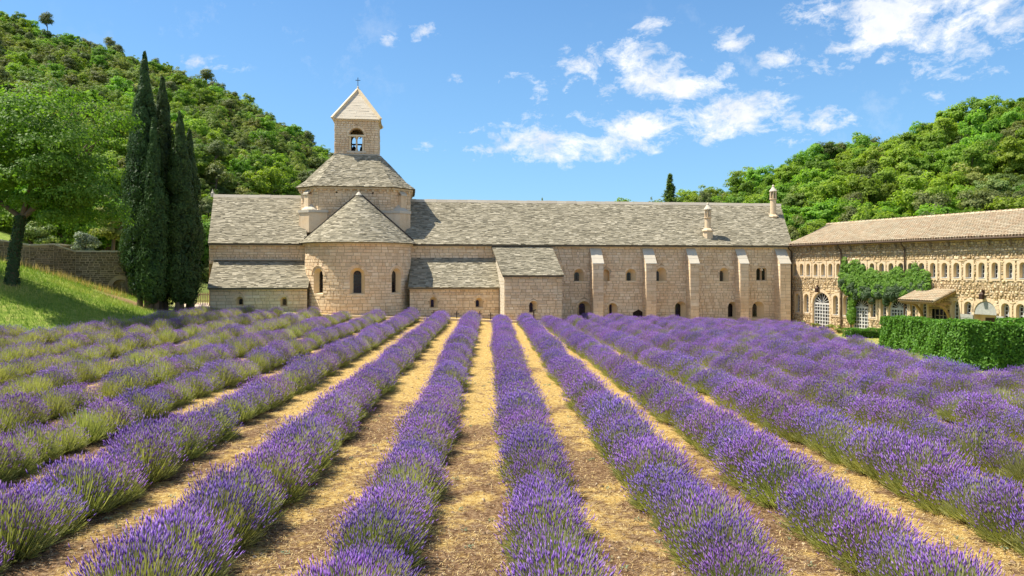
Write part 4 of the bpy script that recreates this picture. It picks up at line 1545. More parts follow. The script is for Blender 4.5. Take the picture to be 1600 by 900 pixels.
M['leaf_bright'] = leaf_mat('bright_broadleaf', [(.13, .22, .025), (.20, .31, .035), (.28, .40, .055)], trans=.52, objvar=.8)
M['leaf_mid'] = leaf_mat('olive_oak_leaf', [(.13, .18, .035), (.20, .255, .055), (.29, .33, .085)], trans=.42, objvar=1.0)
M['leaf_dark'] = leaf_mat('holm_oak_leaf', [(.08, .12, .03), (.14, .18, .045), (.21, .24, .07)], trans=.35, objvar=1.0)
M['leaf_pine'] = leaf_mat('pine_needles', [(.10, .13, .04), (.16, .19, .06), (.24, .26, .09)], trans=.35, objvar=.6)
M['leaf_cypress'] = leaf_mat('cypress_leaf', [(.018, .042, .010), (.04, .082, .017), (.08, .15, .03)], trans=.2, objvar=.4)
M['leaf_oak'] = leaf_mat('near_oak_leaf', [(.07, .135, .016), (.12, .21, .025), (.19, .29, .045)], trans=.5, objvar=.3)
M['leaf_olive'] = leaf_mat('silver_olive_leaf', [(.16, .21, .13), (.27, .32, .21)], trans=.25, objvar=.2)
M['leaf_hedge'] = leaf_mat('laurel_hedge_leaf', [(.04, .12, .010), (.08, .20, .015), (.13, .28, .03)], trans=.3, objvar=.1)
M['leaf_ivy'] = leaf_mat('ivy_leaf', [(.06, .15, .014), (.12, .25, .02), (.20, .34, .05)], trans=.4, objvar=.1)
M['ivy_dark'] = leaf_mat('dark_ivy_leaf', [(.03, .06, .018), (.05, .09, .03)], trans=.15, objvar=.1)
M['lav_stem'] = leaf_mat('lavender_stem', [(.20, .22, .07), (.36, .37, .14), (.54, .52, .27)], trans=.35, objvar=.35)
M['lav_flower'] = leaf_mat('lavender_flower', [(.14, .058, .36), (.265, .13, .56), (.46, .29, .76)], trans=.3, objvar=.6, spec=.1)
M['grass'] = leaf_mat('meadow_grass', [(.11, .20, .03), (.20, .29, .045), (.32, .35, .08), (.50, .42, .17)], trans=.35, objvar=.1)
M['dry'] = leaf_mat('dry_straw', [(.42, .28, .10), (.60, .43, .18), (.74, .60, .32)], trans=.2, objvar=.1)

# ------------------------------------------------------------------ lavender
def lavender_meshes(k, nst, bloom):
    st, fl = MB(), MB()
    n = nst
    phi = rng.uniform(0, 2 * np.pi, n)
    q = np.sqrt(rng.random(n))
    rho = .66 * q
    lean = rng.normal(0, .05, (n, 2))
    top = np.stack([rho * np.cos(phi) + lean[:, 0], rho * np.sin(phi) + lean[:, 1], .10 + .60 * (1 - (rho / .74) ** 2.4)], 1)
    top *= (1 + rng.normal(0, .085, n) - .10 * (rng.random(n) < .3))[:, None]
    base = np.stack([rho * .28 * np.cos(phi), rho * .28 * np.sin(phi), np.zeros(n)], 1)
    mid = base * .45 + top * .55
    mid[:, :2] += (top - base)[:, :2] * .05
    mid[:, 2] -= .03 + .05 * q
    wd = .0042
    side = np.stack([-np.sin(phi + rng.normal(0, .8, n)), np.cos(phi), np.zeros(n)], 1) * wd
    tone = np.clip(rng.normal(.5, .25, n), 0, 1)
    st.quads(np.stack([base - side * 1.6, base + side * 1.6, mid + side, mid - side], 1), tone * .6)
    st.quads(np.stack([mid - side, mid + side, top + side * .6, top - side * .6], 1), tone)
    # leafy lower mound
    n2 = 900
    ph = rng.uniform(0, 2 * np.pi, n2)
    rr = .50 * np.sqrt(rng.random(n2))
    b = np.stack([rr * np.cos(ph), rr * np.sin(ph), .02 + .30 * (1 - (rr / .55) ** 2) * rng.uniform(.3, 1, n2)], 1)
    d = np.stack([np.cos(ph) * (rr + .12), np.sin(ph) * (rr + .12), .35 + 0 * rr], 1) + unit(n2) * .18
    d /= np.linalg.norm(d, axis=1, keepdims=True)
    L = rng.uniform(.12, .26, n2)[:, None]
    s2 = np.cross(d, unit(n2)); s2 /= np.linalg.norm(s2, axis=1, keepdims=True)
    st.quads(np.stack([b - s2 * .006, b + s2 * .006, b + d * L + s2 * .003, b + d * L - s2 * .003], 1), np.clip(rng.normal(.35, .25, n2), 0, 1))
    # flower spikes
    keep = rng.random(n) < bloom * np.interp(q, [0, .72, .9, 1], [1, 1, .62, .3])
    T = top[keep]; D = (top - mid)[keep]; D /= np.linalg.norm(D, axis=1, keepdims=True)
    D = D + unit(len(D)) * .12
    D /= np.linalg.norm(D, axis=1, keepdims=True)
    m = len(T)
    h = rng.uniform(.045, .10, m)[:, None]
    w_ = rng.uniform(.0048, .0083, m)[:, None]
    a = np.cross(D, [0, 0, 1.0]); a /= np.linalg.norm(a, axis=1, keepdims=True) + 1e-9
    b2 = np.cross(D, a)
    V = [T - D * h * .25]
    for j in range(3):
        an = j * 2 * np.pi / 3 + .4
        V.append(T + D * h * .25 + (a * math.cos(an) + b2 * math.sin(an)) * w_)
    V.append(T + D * h * .85)
    V = np.stack(V, 1)
    F3 = np.array([[0, 2, 1], [0, 3, 2], [0, 1, 3], [4, 1, 2], [4, 2, 3], [4, 3, 1]])
    idx_ = (np.arange(m)[:, None, None] * 5 + F3[None]).reshape(-1, 3)
    tn = np.clip(rng.normal(.5, .25, m), 0, 1)
    fl.add(V.reshape(-1, 3), None, idx_, rt=np.repeat(tn, 6))
    ms, mf = st.mesh('lavender_stems'), fl.mesh('flower_spikes', True)
    ms.materials.append(M['lav_stem']); mf.materials.append(M['lav_flower'])
    return ms, mf
# 0-4 full bloom, 5-6 thin bloom, 7 greenish
LAV = [lavender_meshes(k, n, b) for k, (n, b) in enumerate([(1550, .92), (1650, .86), (1450, .9), (1600, .84), (1400, .9), (1150, .5), (1100, .38), (950, .15)])]
XF = [-33.6, -31.2, -28.8, -26.4, -24, -21.6, -19.2, -16.8, -14.4, -12.0, -9.7, -7.45, -5.25, -3.05, -.9, 1.0, 2.75, 4.6, 6.5, 8.45, 10.4, 12.4, 14.4, 16.4, 18.5, 20.6, 22.7, 24.8, 26.9, 29.0]
XN = [-38, -34.6, -31.2, -27.8, -24.6, -21.6, -18.8, -16.2, -13.6, -11.3, -9.1, -6.6, -3.95, -1.68, .45, 2.5, 4.55, 6.95, 9.4, 12.0, 14.5, 17, 19.5, 22.2, 25, 28, 31, 34, 37, 40]
MIDROW = 14
def wall_front(X):
    """depth of whatever wall stands before direction X"""
    u = X
    Y0 = 64 + .144 * X
    if X < -24.8: return 53.5
    if X < -16.5: return 53.2
    if -16.5 <= X < -7.5: return Y0 - 8.6 + 1.2 * abs(X + 12) / 4.5
    if X < 5: return Y0 - 8.2
    return Y0 - 3.4
plants = []
for i, (xf, xn) in enumerate(zip(XF, XN)):
    Y = 7.2
    ph = rng.uniform(0, .6)
    Y += ph
    gapn = 0
    while Y < 66:
        X = xn + (xf - xn) * (Y - 10) / 46
        step = rng.uniform(.60, .86)
        Yn = Y + step
        ok = Y < wall_front(X)
        if bank_s(np.array([X]), np.array([Y]))[0] > -.7 and Y > 20:
            ok = False
        px_, py_ = topx(X, Y, tz(X, Y))
        if px_ < -190 or px_ > 1790: ok = False
        # hedge and the strip beside it
        hx = np.interp(Y, [20, 31.6, 43.4, 70], [18.6, 18.6, 21.2, 27.0])
        if Y > 26 and X > hx - (1.45 if Y < 46 else 1.1): ok = False
        if Y <= 31.5 and Y > 26.3 and X > 17.2: ok = False
        if Y > 46 and X > 24.2 + (Y - 46) * .12: ok = False
        if ok:
            plants.append((i, X + rng.normal(0, .05), Y + rng.normal(0, .05)))
        Y = Yn
        if rng.random() < .02:
            Y += rng.uniform(.3, .8)
P_ = []
for (i, X, Y) in plants:
    px_, py_ = topx(X, Y, tz(X, Y) + .3)
    inside = 8 < px_ < 1592 and py_ < 892
    sc = rng.choice([rng.uniform(.84, 1.06), rng.uniform(.68, .92)], p=[.72, .28]) * (1.02 if i >= 16 else (1.0 if i >= 11 else .93))
    dense = i >= 11
    pg = .10 if dense else (.42 if i >= 7 else .7)
    if rng.random() < pg:
        v = int(rng.integers(5, 8)) if dense else int(rng.choice([5, 6, 6, 7]))
    else:
        v = int(rng.integers(0, 5)) if i >= 9 else int(rng.choice([5, 5, 5, 0]))
    P_.append(dict(i=i, X=X, Y=Y, z=tz(X, Y) - .02, px=px_, py=py_, ins=inside, s=sc, sz=sc * rng.uniform(.98, 1.2), rot=rng.uniform(0, 6.283), v=v))
insd = sorted([p for p in P_ if p['ins']], key=lambda p: p['Y'])[:300]
for p in insd:
    p['ind'] = True
ORD = ['nearest', 'second', 'third', 'fourth', 'fifth', 'sixth', 'seventh', 'eighth', 'ninth', 'tenth', 'eleventh', 'twelfth', 'thirteenth', 'fourteenth', 'fifteenth', 'sixteenth', 'seventeenth', 'eighteenth', 'nineteenth', 'twentieth',
       'twenty-first', 'twenty-second', 'twenty-third', 'twenty-fourth', 'twenty-fifth', 'twenty-sixth', 'twenty-seventh', 'twenty-eighth', 'twenty-ninth', 'thirtieth', 'thirty-first', 'thirty-second']
def rowname(i):
    k = i - MIDROW
    if k == 0:
        return 'straight middle row'
    return '%s row %s of the middle row' % (('first' if abs(k) == 1 else ORD[abs(k) - 1]), 'right' if k > 0 else 'left')
byrow = {}
for p in sorted(insd, key=lambda p: p['Y']):
    byrow.setdefault(p['i'], []).append(p)
for i, lst in byrow.items():
    for k, p in enumerate(lst):
        col_ = 'violet' if p['v'] < 5 else ('sparsely blooming' if p['v'] < 7 else 'mostly green')
        o = bpy.data.objects.new('lavender_bush', LAV[p['v']][0])
        o.location = (p['X'], p['Y'], p['z'])
        o.rotation_euler = (rng.normal(0, .09), rng.normal(0, .09), p['rot'])
        o.scale = (p['s'], p['s'], p['sz'])
        o['label'] = '%s lavender bush, %s from the near end, %s' % (col_, ORD[k] if k < len(ORD) else 'farther', rowname(i))
        o['category'] = 'lavender bush'
        o['group'] = 'lavender bushes in the planted rows'
        COL.objects.link(o)
        f = bpy.data.objects.new('flower_spikes', LAV[p['v']][1])
        f.parent = o
        f['kind'] = 'stuff'
        COL.objects.link(f)
        if 'src' not in globals():
            src = {}
        src.setdefault(p['v'], (o, f))

def scatter(name, pts, rots, scls, vars_, sources, **props):
    """one stuff object: geometry nodes instances of the source objects' meshes"""
    me = bpy.data.meshes.new(name)
    me.from_pydata([tuple(map(float, p)) for p in pts], [], [])
    for nm, typ, ar in (('rot', 'FLOAT_VECTOR', rots), ('scl', 'FLOAT_VECTOR', scls)):
        a = me.attributes.new(nm, typ, 'POINT')
        a.data.foreach_set('vector', np.asarray(ar, np.float32).ravel())
    a = me.attributes.new('var', 'INT', 'POINT')
    a.data.foreach_set('value', np.asarray(vars_, np.int32))
    o = link(name, me, **props)
    ng = bpy.data.node_groups.new(name, 'GeometryNodeTree')
    ng.interface.new_socket('Geometry', in_out='INPUT', socket_type='NodeSocketGeometry')
    ng.interface.new_socket('Geometry', in_out='OUTPUT', socket_type='NodeSocketGeometry')
    N = ng.nodes; Lk = ng.links
    gi, go = N.new('NodeGroupInput'), N.new('NodeGroupOutput')
    jn = N.new('GeometryNodeJoinGeometry')
    def named(nm, typ):
        q = N.new('GeometryNodeInputNamedAttribute'); q.data_type = typ; q.inputs['Name'].default_value = nm
        return [s for s in q.outputs if s.enabled and s.name == 'Attribute'][0]
    rt, sc_, vr = named('rot', 'FLOAT_VECTOR'), named('scl', 'FLOAT_VECTOR'), named('var', 'INT')
    e2r = N.new('FunctionNodeEulerToRotation'); Lk.new(rt, e2r.inputs[0])
    for k, objs in sources.items():
        j2 = N.new('GeometryNodeJoinGeometry')
        for ob in objs:
            oi = N.new('GeometryNodeObjectInfo'); oi.transform_space = 'ORIGINAL'
            oi.inputs['Object'].default_value = ob
            Lk.new(oi.outputs['Geometry'], j2.inputs[0])
        cmp_ = N.new('FunctionNodeCompare'); cmp_.data_type = 'INT'; cmp_.operation = 'EQUAL'
        ii = [s for s in cmp_.inputs if s.enabled]
        Lk.new(vr, ii[0]); ii[1].default_value = int(k)
        ip = N.new('GeometryNodeInstanceOnPoints')
        Lk.new(gi.outputs[0], ip.inputs['Points']); Lk.new(cmp_.outputs[0], ip.inputs['Selection'])
        Lk.new(j2.outputs[0], ip.inputs['Instance']); Lk.new(e2r.outputs[0], ip.inputs['Rotation']); Lk.new(sc_, ip.inputs['Scale'])
        Lk.new(ip.outputs[0], jn.inputs[0])
    Lk.new(jn.outputs[0], go.inputs[0])
    md = o.modifiers.new('scatter', 'NODES'); md.node_group = ng
    return o
rest = [p for p in P_ if 'ind' not in p and p['v'] in src]
scatter('lavender_rows', [(p['X'], p['Y'], p['z']) for p in rest], [(0, 0, p['rot']) for p in rest], [(p['s'], p['s'], p['sz']) for p in rest], [p['v'] for p in rest], src,
        kind='stuff', label='violet lavender rows running back to the abbey walls', category='lavender')
print('lavender', len(P_), len(insd), 'rest', len(rest), 'far individual Y', insd[-1]['Y'])

# straw, clods and pebbles between the rows
n = 130000
Y = 7 + 50 * rng.random(n) ** 1.8
X = (rng.uniform(-80, 1680, n) - CX) / F * Y
keep = bank_s(X, Y) < -.5
X, Y = X[keep], Y[keep]
Z = terr(X, Y) + .012
n = len(X)
an = rng.uniform(0, np.pi, n); L = rng.uniform(.006, .024, n) * (1 + Y / 26)
d = np.stack([np.cos(an) * L, np.sin(an) * L, rng.normal(.0, .35, n) * L], 1)
s2 = np.stack([-np.sin(an), np.cos(an), 0 * an], 1) * (.0011 + Y[:, None] * .0002)
p0 = np.stack([X, Y, Z], 1)
patch = vnoise(X * 1.1, Y * .5) + rng.normal(0, .18, n)
k_ = patch > .38
mb = MB(); mb.quads(np.stack([p0 - d - s2, p0 + d - s2, p0 + d + s2, p0 - d + s2], 1)[k_])
mb.build('straw_litter', M['dry'], None, kind='stuff', label='dry golden straw scattered on the soil between the rows', category='straw')
n = 60000
Y = 7 + 36 * rng.random(n) ** 1.8
X = (rng.uniform(-80, 1680, n) - CX) / F * Y
Z = terr(X, Y)
sz = rng.uniform(.005, .016, n) * (1 + rng.random(n) ** 8 * 1.8)
oc = np.array([[1, 0, 0], [0, 1, 0], [-1, 0, 0], [0, -1, 0], [0, 0, .8], [0, 0, -.8]])
V = np.stack([X, Y, Z + .004], 1)[:, None] + (oc[None] * rng.uniform(.6, 1.3, (n, 6, 3))) * sz[:, None, None]
F3 = np.array([[0, 1, 4], [1, 2, 4], [2, 3, 4], [3, 0, 4]])
M['clod'] = stone_mat('clods_and_pebbles', [(.07, .04, .02), (.14, .08, .04), (.20, .12, .065), (.28, .19, .11), (.42, .33, .22)], bump=.2)
mb = MB(); mb.add(V.reshape(-1, 3), None, (np.arange(n)[:, None, None] * 6 + F3[None]).reshape(-1, 3), rt=np.repeat(rng.random(n), 4))
mb.build('clods_and_pebbles', M['clod'], None, kind='stuff', label='brown clods and pale pebbles on the field soil', category='pebbles')
# small weeds
mb = MB()
for _ in range(420):
    y_ = 7.5 + 26 * rng.random() ** 1.6; x_ = rng.uniform(-9, 9) / 12 * y_
    n_ = 16
    a = rng.uniform(0, 6.283, n_); c0 = np.array([x_, y_, tz(x_, y_) + .01])
    rr = rng.uniform(.01, .07, n_)
    pos = c0 + np.stack([rr * np.cos(a), rr * np.sin(a), rng.uniform(0, .035, n_)], 1)
    leaves(mb, pos, np.tile([0, 0, 1.0], (n_, 1)), np.full(n_, .018), .5, .9)
mb.build('small_weeds', M['leaf_olive'], None, kind='stuff', label='tiny grey-green weeds on the bare soil', category='weeds')

# ------------------------------------------------------------------ grass on the bank
def blades(mb, X, Y, h, wd, tone, lean=.35):
    n = len(X)
    Z = terr(X, Y) - .02
    p = np.stack([X, Y, Z], 1)
    an = rng.uniform(0, 6.283, n)
    s2 = np.stack([np.cos(an), np.sin(an), 0 * an], 1) * wd[:, None]
    t_ = p + np.stack([rng.normal(0, lean, n) * h, rng.normal(0, lean, n) * h, h], 1)
    mb.tris(np.stack([p - s2, p + s2, t_], 1), tone)
n = 95000
X = rng.uniform(-46, -13, n); Y = rng.uniform(30, 60, n)
s = bank_s(X, Y) + rng.normal(0, .4, n)
strip = (Y > 53.4) & (X > -25) & (X < -15) & (Y < 58)
bare = ((X + 26.6) / 4.2) ** 2 + ((Y - 53.6) / 1.5) ** 2 < .9
k_ = ((s > 0) | strip) & ~bare & ((CX + F * X / Y) > -120)
X, Y, s = X[k_], Y[k_], s[k_]
crest = np.clip(s / 14, 0, 1) + (Y > 49) * .35
dryn = np.clip(vnoise(X * .3 + 5, Y * .3) * .9 + crest * .35 + rng.normal(0, .15, len(X)) - .15, 0, 1)
mb = MB()
blades(mb, X, Y, rng.uniform(.10, .34, len(X)) * np.where(strip[k_], .5, 1), rng.uniform(.010, .02, len(X)), dryn)
mb.build('bank_grass', M['grass'], None, kind='stuff', label='green and yellowing meadow grass on the sloping bank', category='grass')
# tall dry grass heads along the foot of the garden wall
t_ = rng.random(1500)
X = np.interp(t_, [0, .5, .8, 1], [-40, -35, -31.6, -29]) + rng.normal(0, .35, len(t_)); Y = np.interp(t_, [0, .5, .8, 1], [51, 52.2, 53.6, 55]) + rng.normal(0, .4, len(t_))
mb = MB(); blades(mb, X, Y, rng.uniform(.3, .75, len(t_)), rng.uniform(.010, .018, len(t_)), rng.uniform(.3, .9, len(t_)), .2)
mb.build('tall_dry_grass', M['dry'], None, kind='stuff', label='tall dry grass heads along the garden wall on the bank', category='grass')

# ------------------------------------------------------------------ garden wall on the left
gw = thing('garden_wall', 'old brown dry-stone garden wall with a doorway at its right end, behind the bank', 'wall', (-33, 55, tz(-33, 55)))
def wpt(x, y, Y): return np.array([(x - CX) / F * Y, Y, EYE + (HY - y) / F * Y])
pts = [wpt(-60, 366, 50), wpt(46, 384, 53), wpt(84, 383, 54.5), wpt(118, 394, 56), wpt(197, 394, 57.5)]
for a, b in zip(pts[:-1], pts[1:]):
    d_ = (b - a) * [1, 1, 0]; L = np.linalg.norm(d_); d_ /= L
    fr_ = Frame(a * [1, 1, 0], d_, (d_[1], -d_[0], 0))
    za, zb = a[2], b[2]
    tp = (lambda q, za=za, zb=zb, L=L: za + (zb - za) * q / L) if abs(za - zb) > .05 else zb
    ops_ = []
    if b is pts[-1]:
        ops_ = [op(L - (L * 9.5 / 79), .52, .6, 3.15, .3)]
    wl = wall('wall', gw, fr_, 0, L, .4, tp, ops=ops_, mat='drystone', ch=(.13, .2), sl=(.2, .5), jit=.015, proud=(0, .06), gap=.02)
    if ops_:
        o_ = ops_[0]
        A = arch_pts(o_['u'], o_['sill'], o_['spring'], o_['hw'])
        mb = MB(); loft(mb, fr_, A, .02, A, -.5); dl = mb.build('doorway', M['drystone'], gw)
        B_, _ = masonry(Frame(fr_.P(0, 0, -.5), fr_.U, fr_.N), o_['u'] - .55, o_['u'] + .55, .5, 3.7, (), ch=(.14, .22), sl=(.2, .4), proud=(0, .05))
        mb = MB(); mb.hexa(B_, faces=STONE_FACES); mb.build('blocking_stones', M['rubble'], dl, kind='stuff')
    n_ = max(2, int(L / .5))
    c_ = MB()
    cz = lambda q: (tp(q) if callable(tp) else tp)
    for k in range(n_):
        q0, q1 = L * k / n_, L * (k + 1) / n_
        z0_, z1_ = cz(q0), cz(q1)
        U4 = [fr_.P(q0 + .01, z0_, .06), fr_.P(q1 - .01, z1_, .06), fr_.P(q1 - .01, z1_, -.6), fr_.P(q0 + .01, z0_, -.6)]
        U4 = np.array(U4)
        c_.hexa([np.concatenate([U4, U4 + [0, 0, .09 + rng.uniform(0, .03)]])])
    c_.build('coping', M['cap'], wl)
    bk_ = MB(); bk_.quads([[fr_.P(0, .4, -.55), fr_.P(L, .4, -.55), fr_.P(L, zb, -.55), fr_.P(0, za, -.55)]]); bk_.build('back_face', M['mortar'], wl)
pr = MB(); pe = wpt(197, 394, 57.5)
pr.box((pe[0] - .02, 57.45, .5), (pe[0] + .5, 58.1, pe[2] + .0)); pr.build('end_pier', M['drystone'], gw)
# second wall running back
a, b = wpt(92, 383, 59), wpt(136, 393, 66)
d_ = (b - a) * [1, 1, 0]; L = np.linalg.norm(d_); d_ /= L
fr_ = Frame(a * [1, 1, 0], d_, (d_[1], -d_[0], 0))
bw = thing('terrace_wall', 'small stone wall running back behind the garden wall', 'wall', tuple(a * [1, 1, 0]))
wall('wall', bw, fr_, 0, L, 1.5, a[2], mat='drystone', ch=(.13, .2), sl=(.2, .5), jit=.015, proud=(0, .06), gap=.02)
c_ = MB(); fbox(c_, fr_, 0, L, a[2], a[2] + .12, -.5, .05); c_.build('coping', M['cap'], bw)

# picket fence beside the church
pf = thing('picket_fence', 'short pale picket fence between the cypresses and the church', 'fence', (-26.4, 62, tz(-26.4, 62)))
fz = tz(-26.4, 62)
x0_, x1_ = (300 - CX) / F * 62, (327 - CX) / F * 62
for k in range(11):
    x_ = x0_ + (x1_ - x0_) * k / 10
    s_ = MB(); s_.box((x_ - .035, 61.97, fz - .1), (x_ + .035, 62.0, fz + 1.0)); s_.build('picket', M['greywood'], pf)
for zz in (.25, .8):
    s_ = MB(); s_.box((x0_ - .1, 62.0, fz + zz), (x1_ + .1, 62.04, fz + zz + .08)); s_.build('rail', M['greywood'], pf)

# ------------------------------------------------------------------ cypresses
def cypress(x, Y, ytop, rad, lab, zb=None, low=.6):
    X = (x - CX) / F * Y
    z0 = tz(X, Y)
    H = EYE + (HY - ytop) / F * Y - z0
    t_ = thing('cypress_tree', lab, 'cypress tree', (X, Y, z0), 'tall cypresses left of the church')
    mb = MB()
    def prof(s): return rad * np.interp(s, [0, .04, .12, .3, .55, .75, .9, 1], [.22, .62, .95, 1, .80, .48, .22, .01])
    n = 230
    zs = low + .5 + (H - low - .5) * (rng.random(n) ** .95) * .985
    an = rng.uniform(0, 6.283, n)
    for zc_, a_ in zip(zs, an):
        s = (zc_ - low) / (H - low)
        rr = prof(s) * rng.uniform(.60, .94)
        c_ = np.array([X + rr * math.cos(a_), Y + rr * math.sin(a_), z0 + zc_])
        m_ = 150
        q = unit(m_)
        hh = rng.uniform(.5, 1.1) * (.55 + .45 * prof(s) / rad)
        wv = .08 + .32 * prof(s) / rad
        pos = c_ + q * [wv, wv, hh]
        nor = q * [1, 1, .3] + [math.cos(a_) * .8, math.sin(a_) * .8, 0]
        leaves(mb, pos, nor, np.full(m_, .085), .45, .5, np.clip(rng.normal(.45, .2, m_) + q[:, 2] * .15, 0, 1))
    # inner leaves fill the column
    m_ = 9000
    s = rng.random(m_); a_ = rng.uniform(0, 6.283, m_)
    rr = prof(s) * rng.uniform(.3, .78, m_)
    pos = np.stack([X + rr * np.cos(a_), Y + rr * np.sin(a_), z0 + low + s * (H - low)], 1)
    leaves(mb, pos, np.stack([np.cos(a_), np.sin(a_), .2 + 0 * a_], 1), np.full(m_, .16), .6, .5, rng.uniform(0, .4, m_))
    mb.build('crown', M['leaf_cypress'], t_)
    tr_ = MB()
    for k in range(3):
        dx, dy = rng.normal(0, .13, 2)
        tr_.tube([(X + dx * 1.4, Y + dy, z0 - .3), (X + dx, Y + dy, z0 + 1.2), (X + dx * .3, Y, z0 + H * .6)], [.24, .17, .05], 8)
    tr_.build('trunk', M['bark'], t_)
cypress(226, 53.5, 86, 1.55, 'tallest dark cypress at the left end of the cypress clump')
cypress(254, 55.0, 122, 1.45, 'second tallest dark cypress, right behind the leftmost one')
cypress(211, 57.5, 168, 1.0, 'lower cypress peeking out behind the left edge of the tallest one')
cypress(281, 54.5, 182, 1.35, 'dark cypress at the right end of the clump, nearest the church')
cypress(240, 52.8, 190, 1.0, 'shorter cypress in front, with its tip halfway up the tallest ones')
cypress(296, 56.0, 205, 1.05, 'slim cypress at the right rear edge of the clump')

# ------------------------------------------------------------------ the big oak on the bank and trees behind the wall
oak = thing('oak_tree', 'large leafy tree with an ivy-clad trunk on the grass bank', 'tree', (-29.9, 44, tz(-29.9, 44)))
ob = np.array([-29.95, 44, tz(-29.95, 44)])
mb = MB()
cc = []
cl1 = clumpy(mb, (-28.8, 44.0, 11.8), (6.2, 5.2, 4.6), 84, 330, .095, clump=(.19, .30), shell=.80)
cl2 = clumpy(mb, (-25.8, 44.0, 8.9), (3.9, 3.6, 3.1), 32, 290, .095, clump=(.22, .34), shell=.8)
cl3 = clumpy(mb, (-33.5, 44.0, 11.2), (4.6, 4.0, 4.2), 36, 290, .095, clump=(.22, .34), shell=.8)
cl4 = clumpy(mb, (-27.8, 41.6, 9.9), (4.2, 2.4, 2.4), 26, 280, .095, clump=(.24, .36), shell=.8)
mb.build('crown', M['leaf_oak'], oak)
tr_ = MB()
fork = np.array([-29.3, 44, 7.7])
tr_.tube([ob - [0, 0, .4], ob + [.1, 0, .6], ob + [.25, 0, 2.2], fork], [.38, .23, .19, .2], 12, cap=False)
for tgt in (np.array([-27.0, 45.2, 10.4]), np.array([-31.8, 44.3, 9.6]), np.array([-28.6, 44.6, 11.8]), np.array([-27.2, 45.5, 10.8])):
    m_ = (fork + tgt) / 2 + [0, 0, -.25]
    tr_.tube([fork - [0, 0, .15], m_, tgt], [.17, .12, .06], 9)
    for _ in range(5):
        t2 = tgt + unit(1)[0] * [2.2, 2.0, 1.2] + [0, 0, 1.6]
        tr_.tube([tgt - (tgt - m_) * .1, (tgt + t2) / 2 + unit(1)[0] * .2, t2], [.11, .07, .025], 6)
tk = tr_.build('trunk', M['bark'], oak)
mb = MB()
n_ = 2600
s = rng.random(n_); a_ = rng.uniform(0, 6.283, n_)
cx_ = ob[0] + np.interp(s, [0, .5, 1], [.03, .2, .62]); cz_ = ob[2] + s * (fork[2] - ob[2])
rr = np.interp(s, [0, .15, 1], [.39, .29, .26]) + rng.uniform(-.04, .08, n_)
leaves(mb, np.stack([cx_ + rr * np.cos(a_), 44 + rr * np.sin(a_), cz_], 1), np.stack([np.cos(a_), np.sin(a_), .2 + 0 * a_], 1), np.full(n_, .065), .7, .5)
mb.build('ivy', M['ivy_dark'], tk)

def tree(name, lab, X, Y, zc, rad, mat, nclump, nleaf, size, trunk_r=.2, group=None, z0=None, nl=6):
    z0 = tz(X, Y) if z0 is None else z0
    t_ = thing(name, lab, 'tree', (X, Y, z0), group)
    mb = MB()
    cc = clumpy(mb, (X, Y, zc), rad, nclump, nleaf, size)
    mb.build('crown', M[mat], t_)
    tr_ = MB(); limbs(tr_, (X, Y, z0), (X, Y, zc - rad[2] * .5), cc, trunk_r, nl)
    tr_.build('trunk', M['bark'], t_)
    return t_
def ptree(name, lab, x, ytop, ybot, Y, wpx, mat, nclump=40, nleaf=200, size=.12, **k):
    X = (x - CX) / F * Y
    zt, zb = EYE + (HY - ytop) / F * Y, EYE + (HY - ybot) / F * Y
    r_ = wpx / F * Y / 2
    return tree(name, lab, X, Y, (zt + zb) / 2, (r_, r_ * .85, (zt - zb) / 2), mat, nclump, nleaf, size, **k)
g1 = 'trees behind the garden wall'
ptree('broadleaf_tree', 'bright green tree filling the gap under the large tree behind the wall', 100, 285, 400, 72, 150, 'leaf_bright', 60, 240, .14, group=g1)
ptree('broadleaf_tree', 'bright green tree at the left edge behind the garden wall', 10, 300, 390, 70, 140, 'leaf_bright', 50, 220, .14, group=g1)
ptree('broadleaf_tree', 'dark leaning tree with crooked trunks left of the cypresses', 178, 315, 388, 66, 75, 'leaf_mid', 34, 220, .11, group=g1)
ptree('olive_tree', 'silvery olive shrub topping the garden wall', 133, 362, 402, 62, 58, 'leaf_olive', 24, 200, .08, trunk_r=.1, group=g1)
ptree('broadleaf_tree', 'dark low tree beside the oak trunk over the garden wall', 55, 345, 395, 60, 70, 'leaf_dark', 26, 200, .1, group=g1)
ptree('broadleaf_tree', 'bright tree behind the cypresses toward the church', 315, 330, 455, 85, 60, 'leaf_bright', 40, 200, .16, group=g1)
ptree('broadleaf_tree', 'dark rounded tree behind the left gable of the church', 345, 330, 440, 92, 60, 'leaf_mid', 40, 200, .16, group=g1)

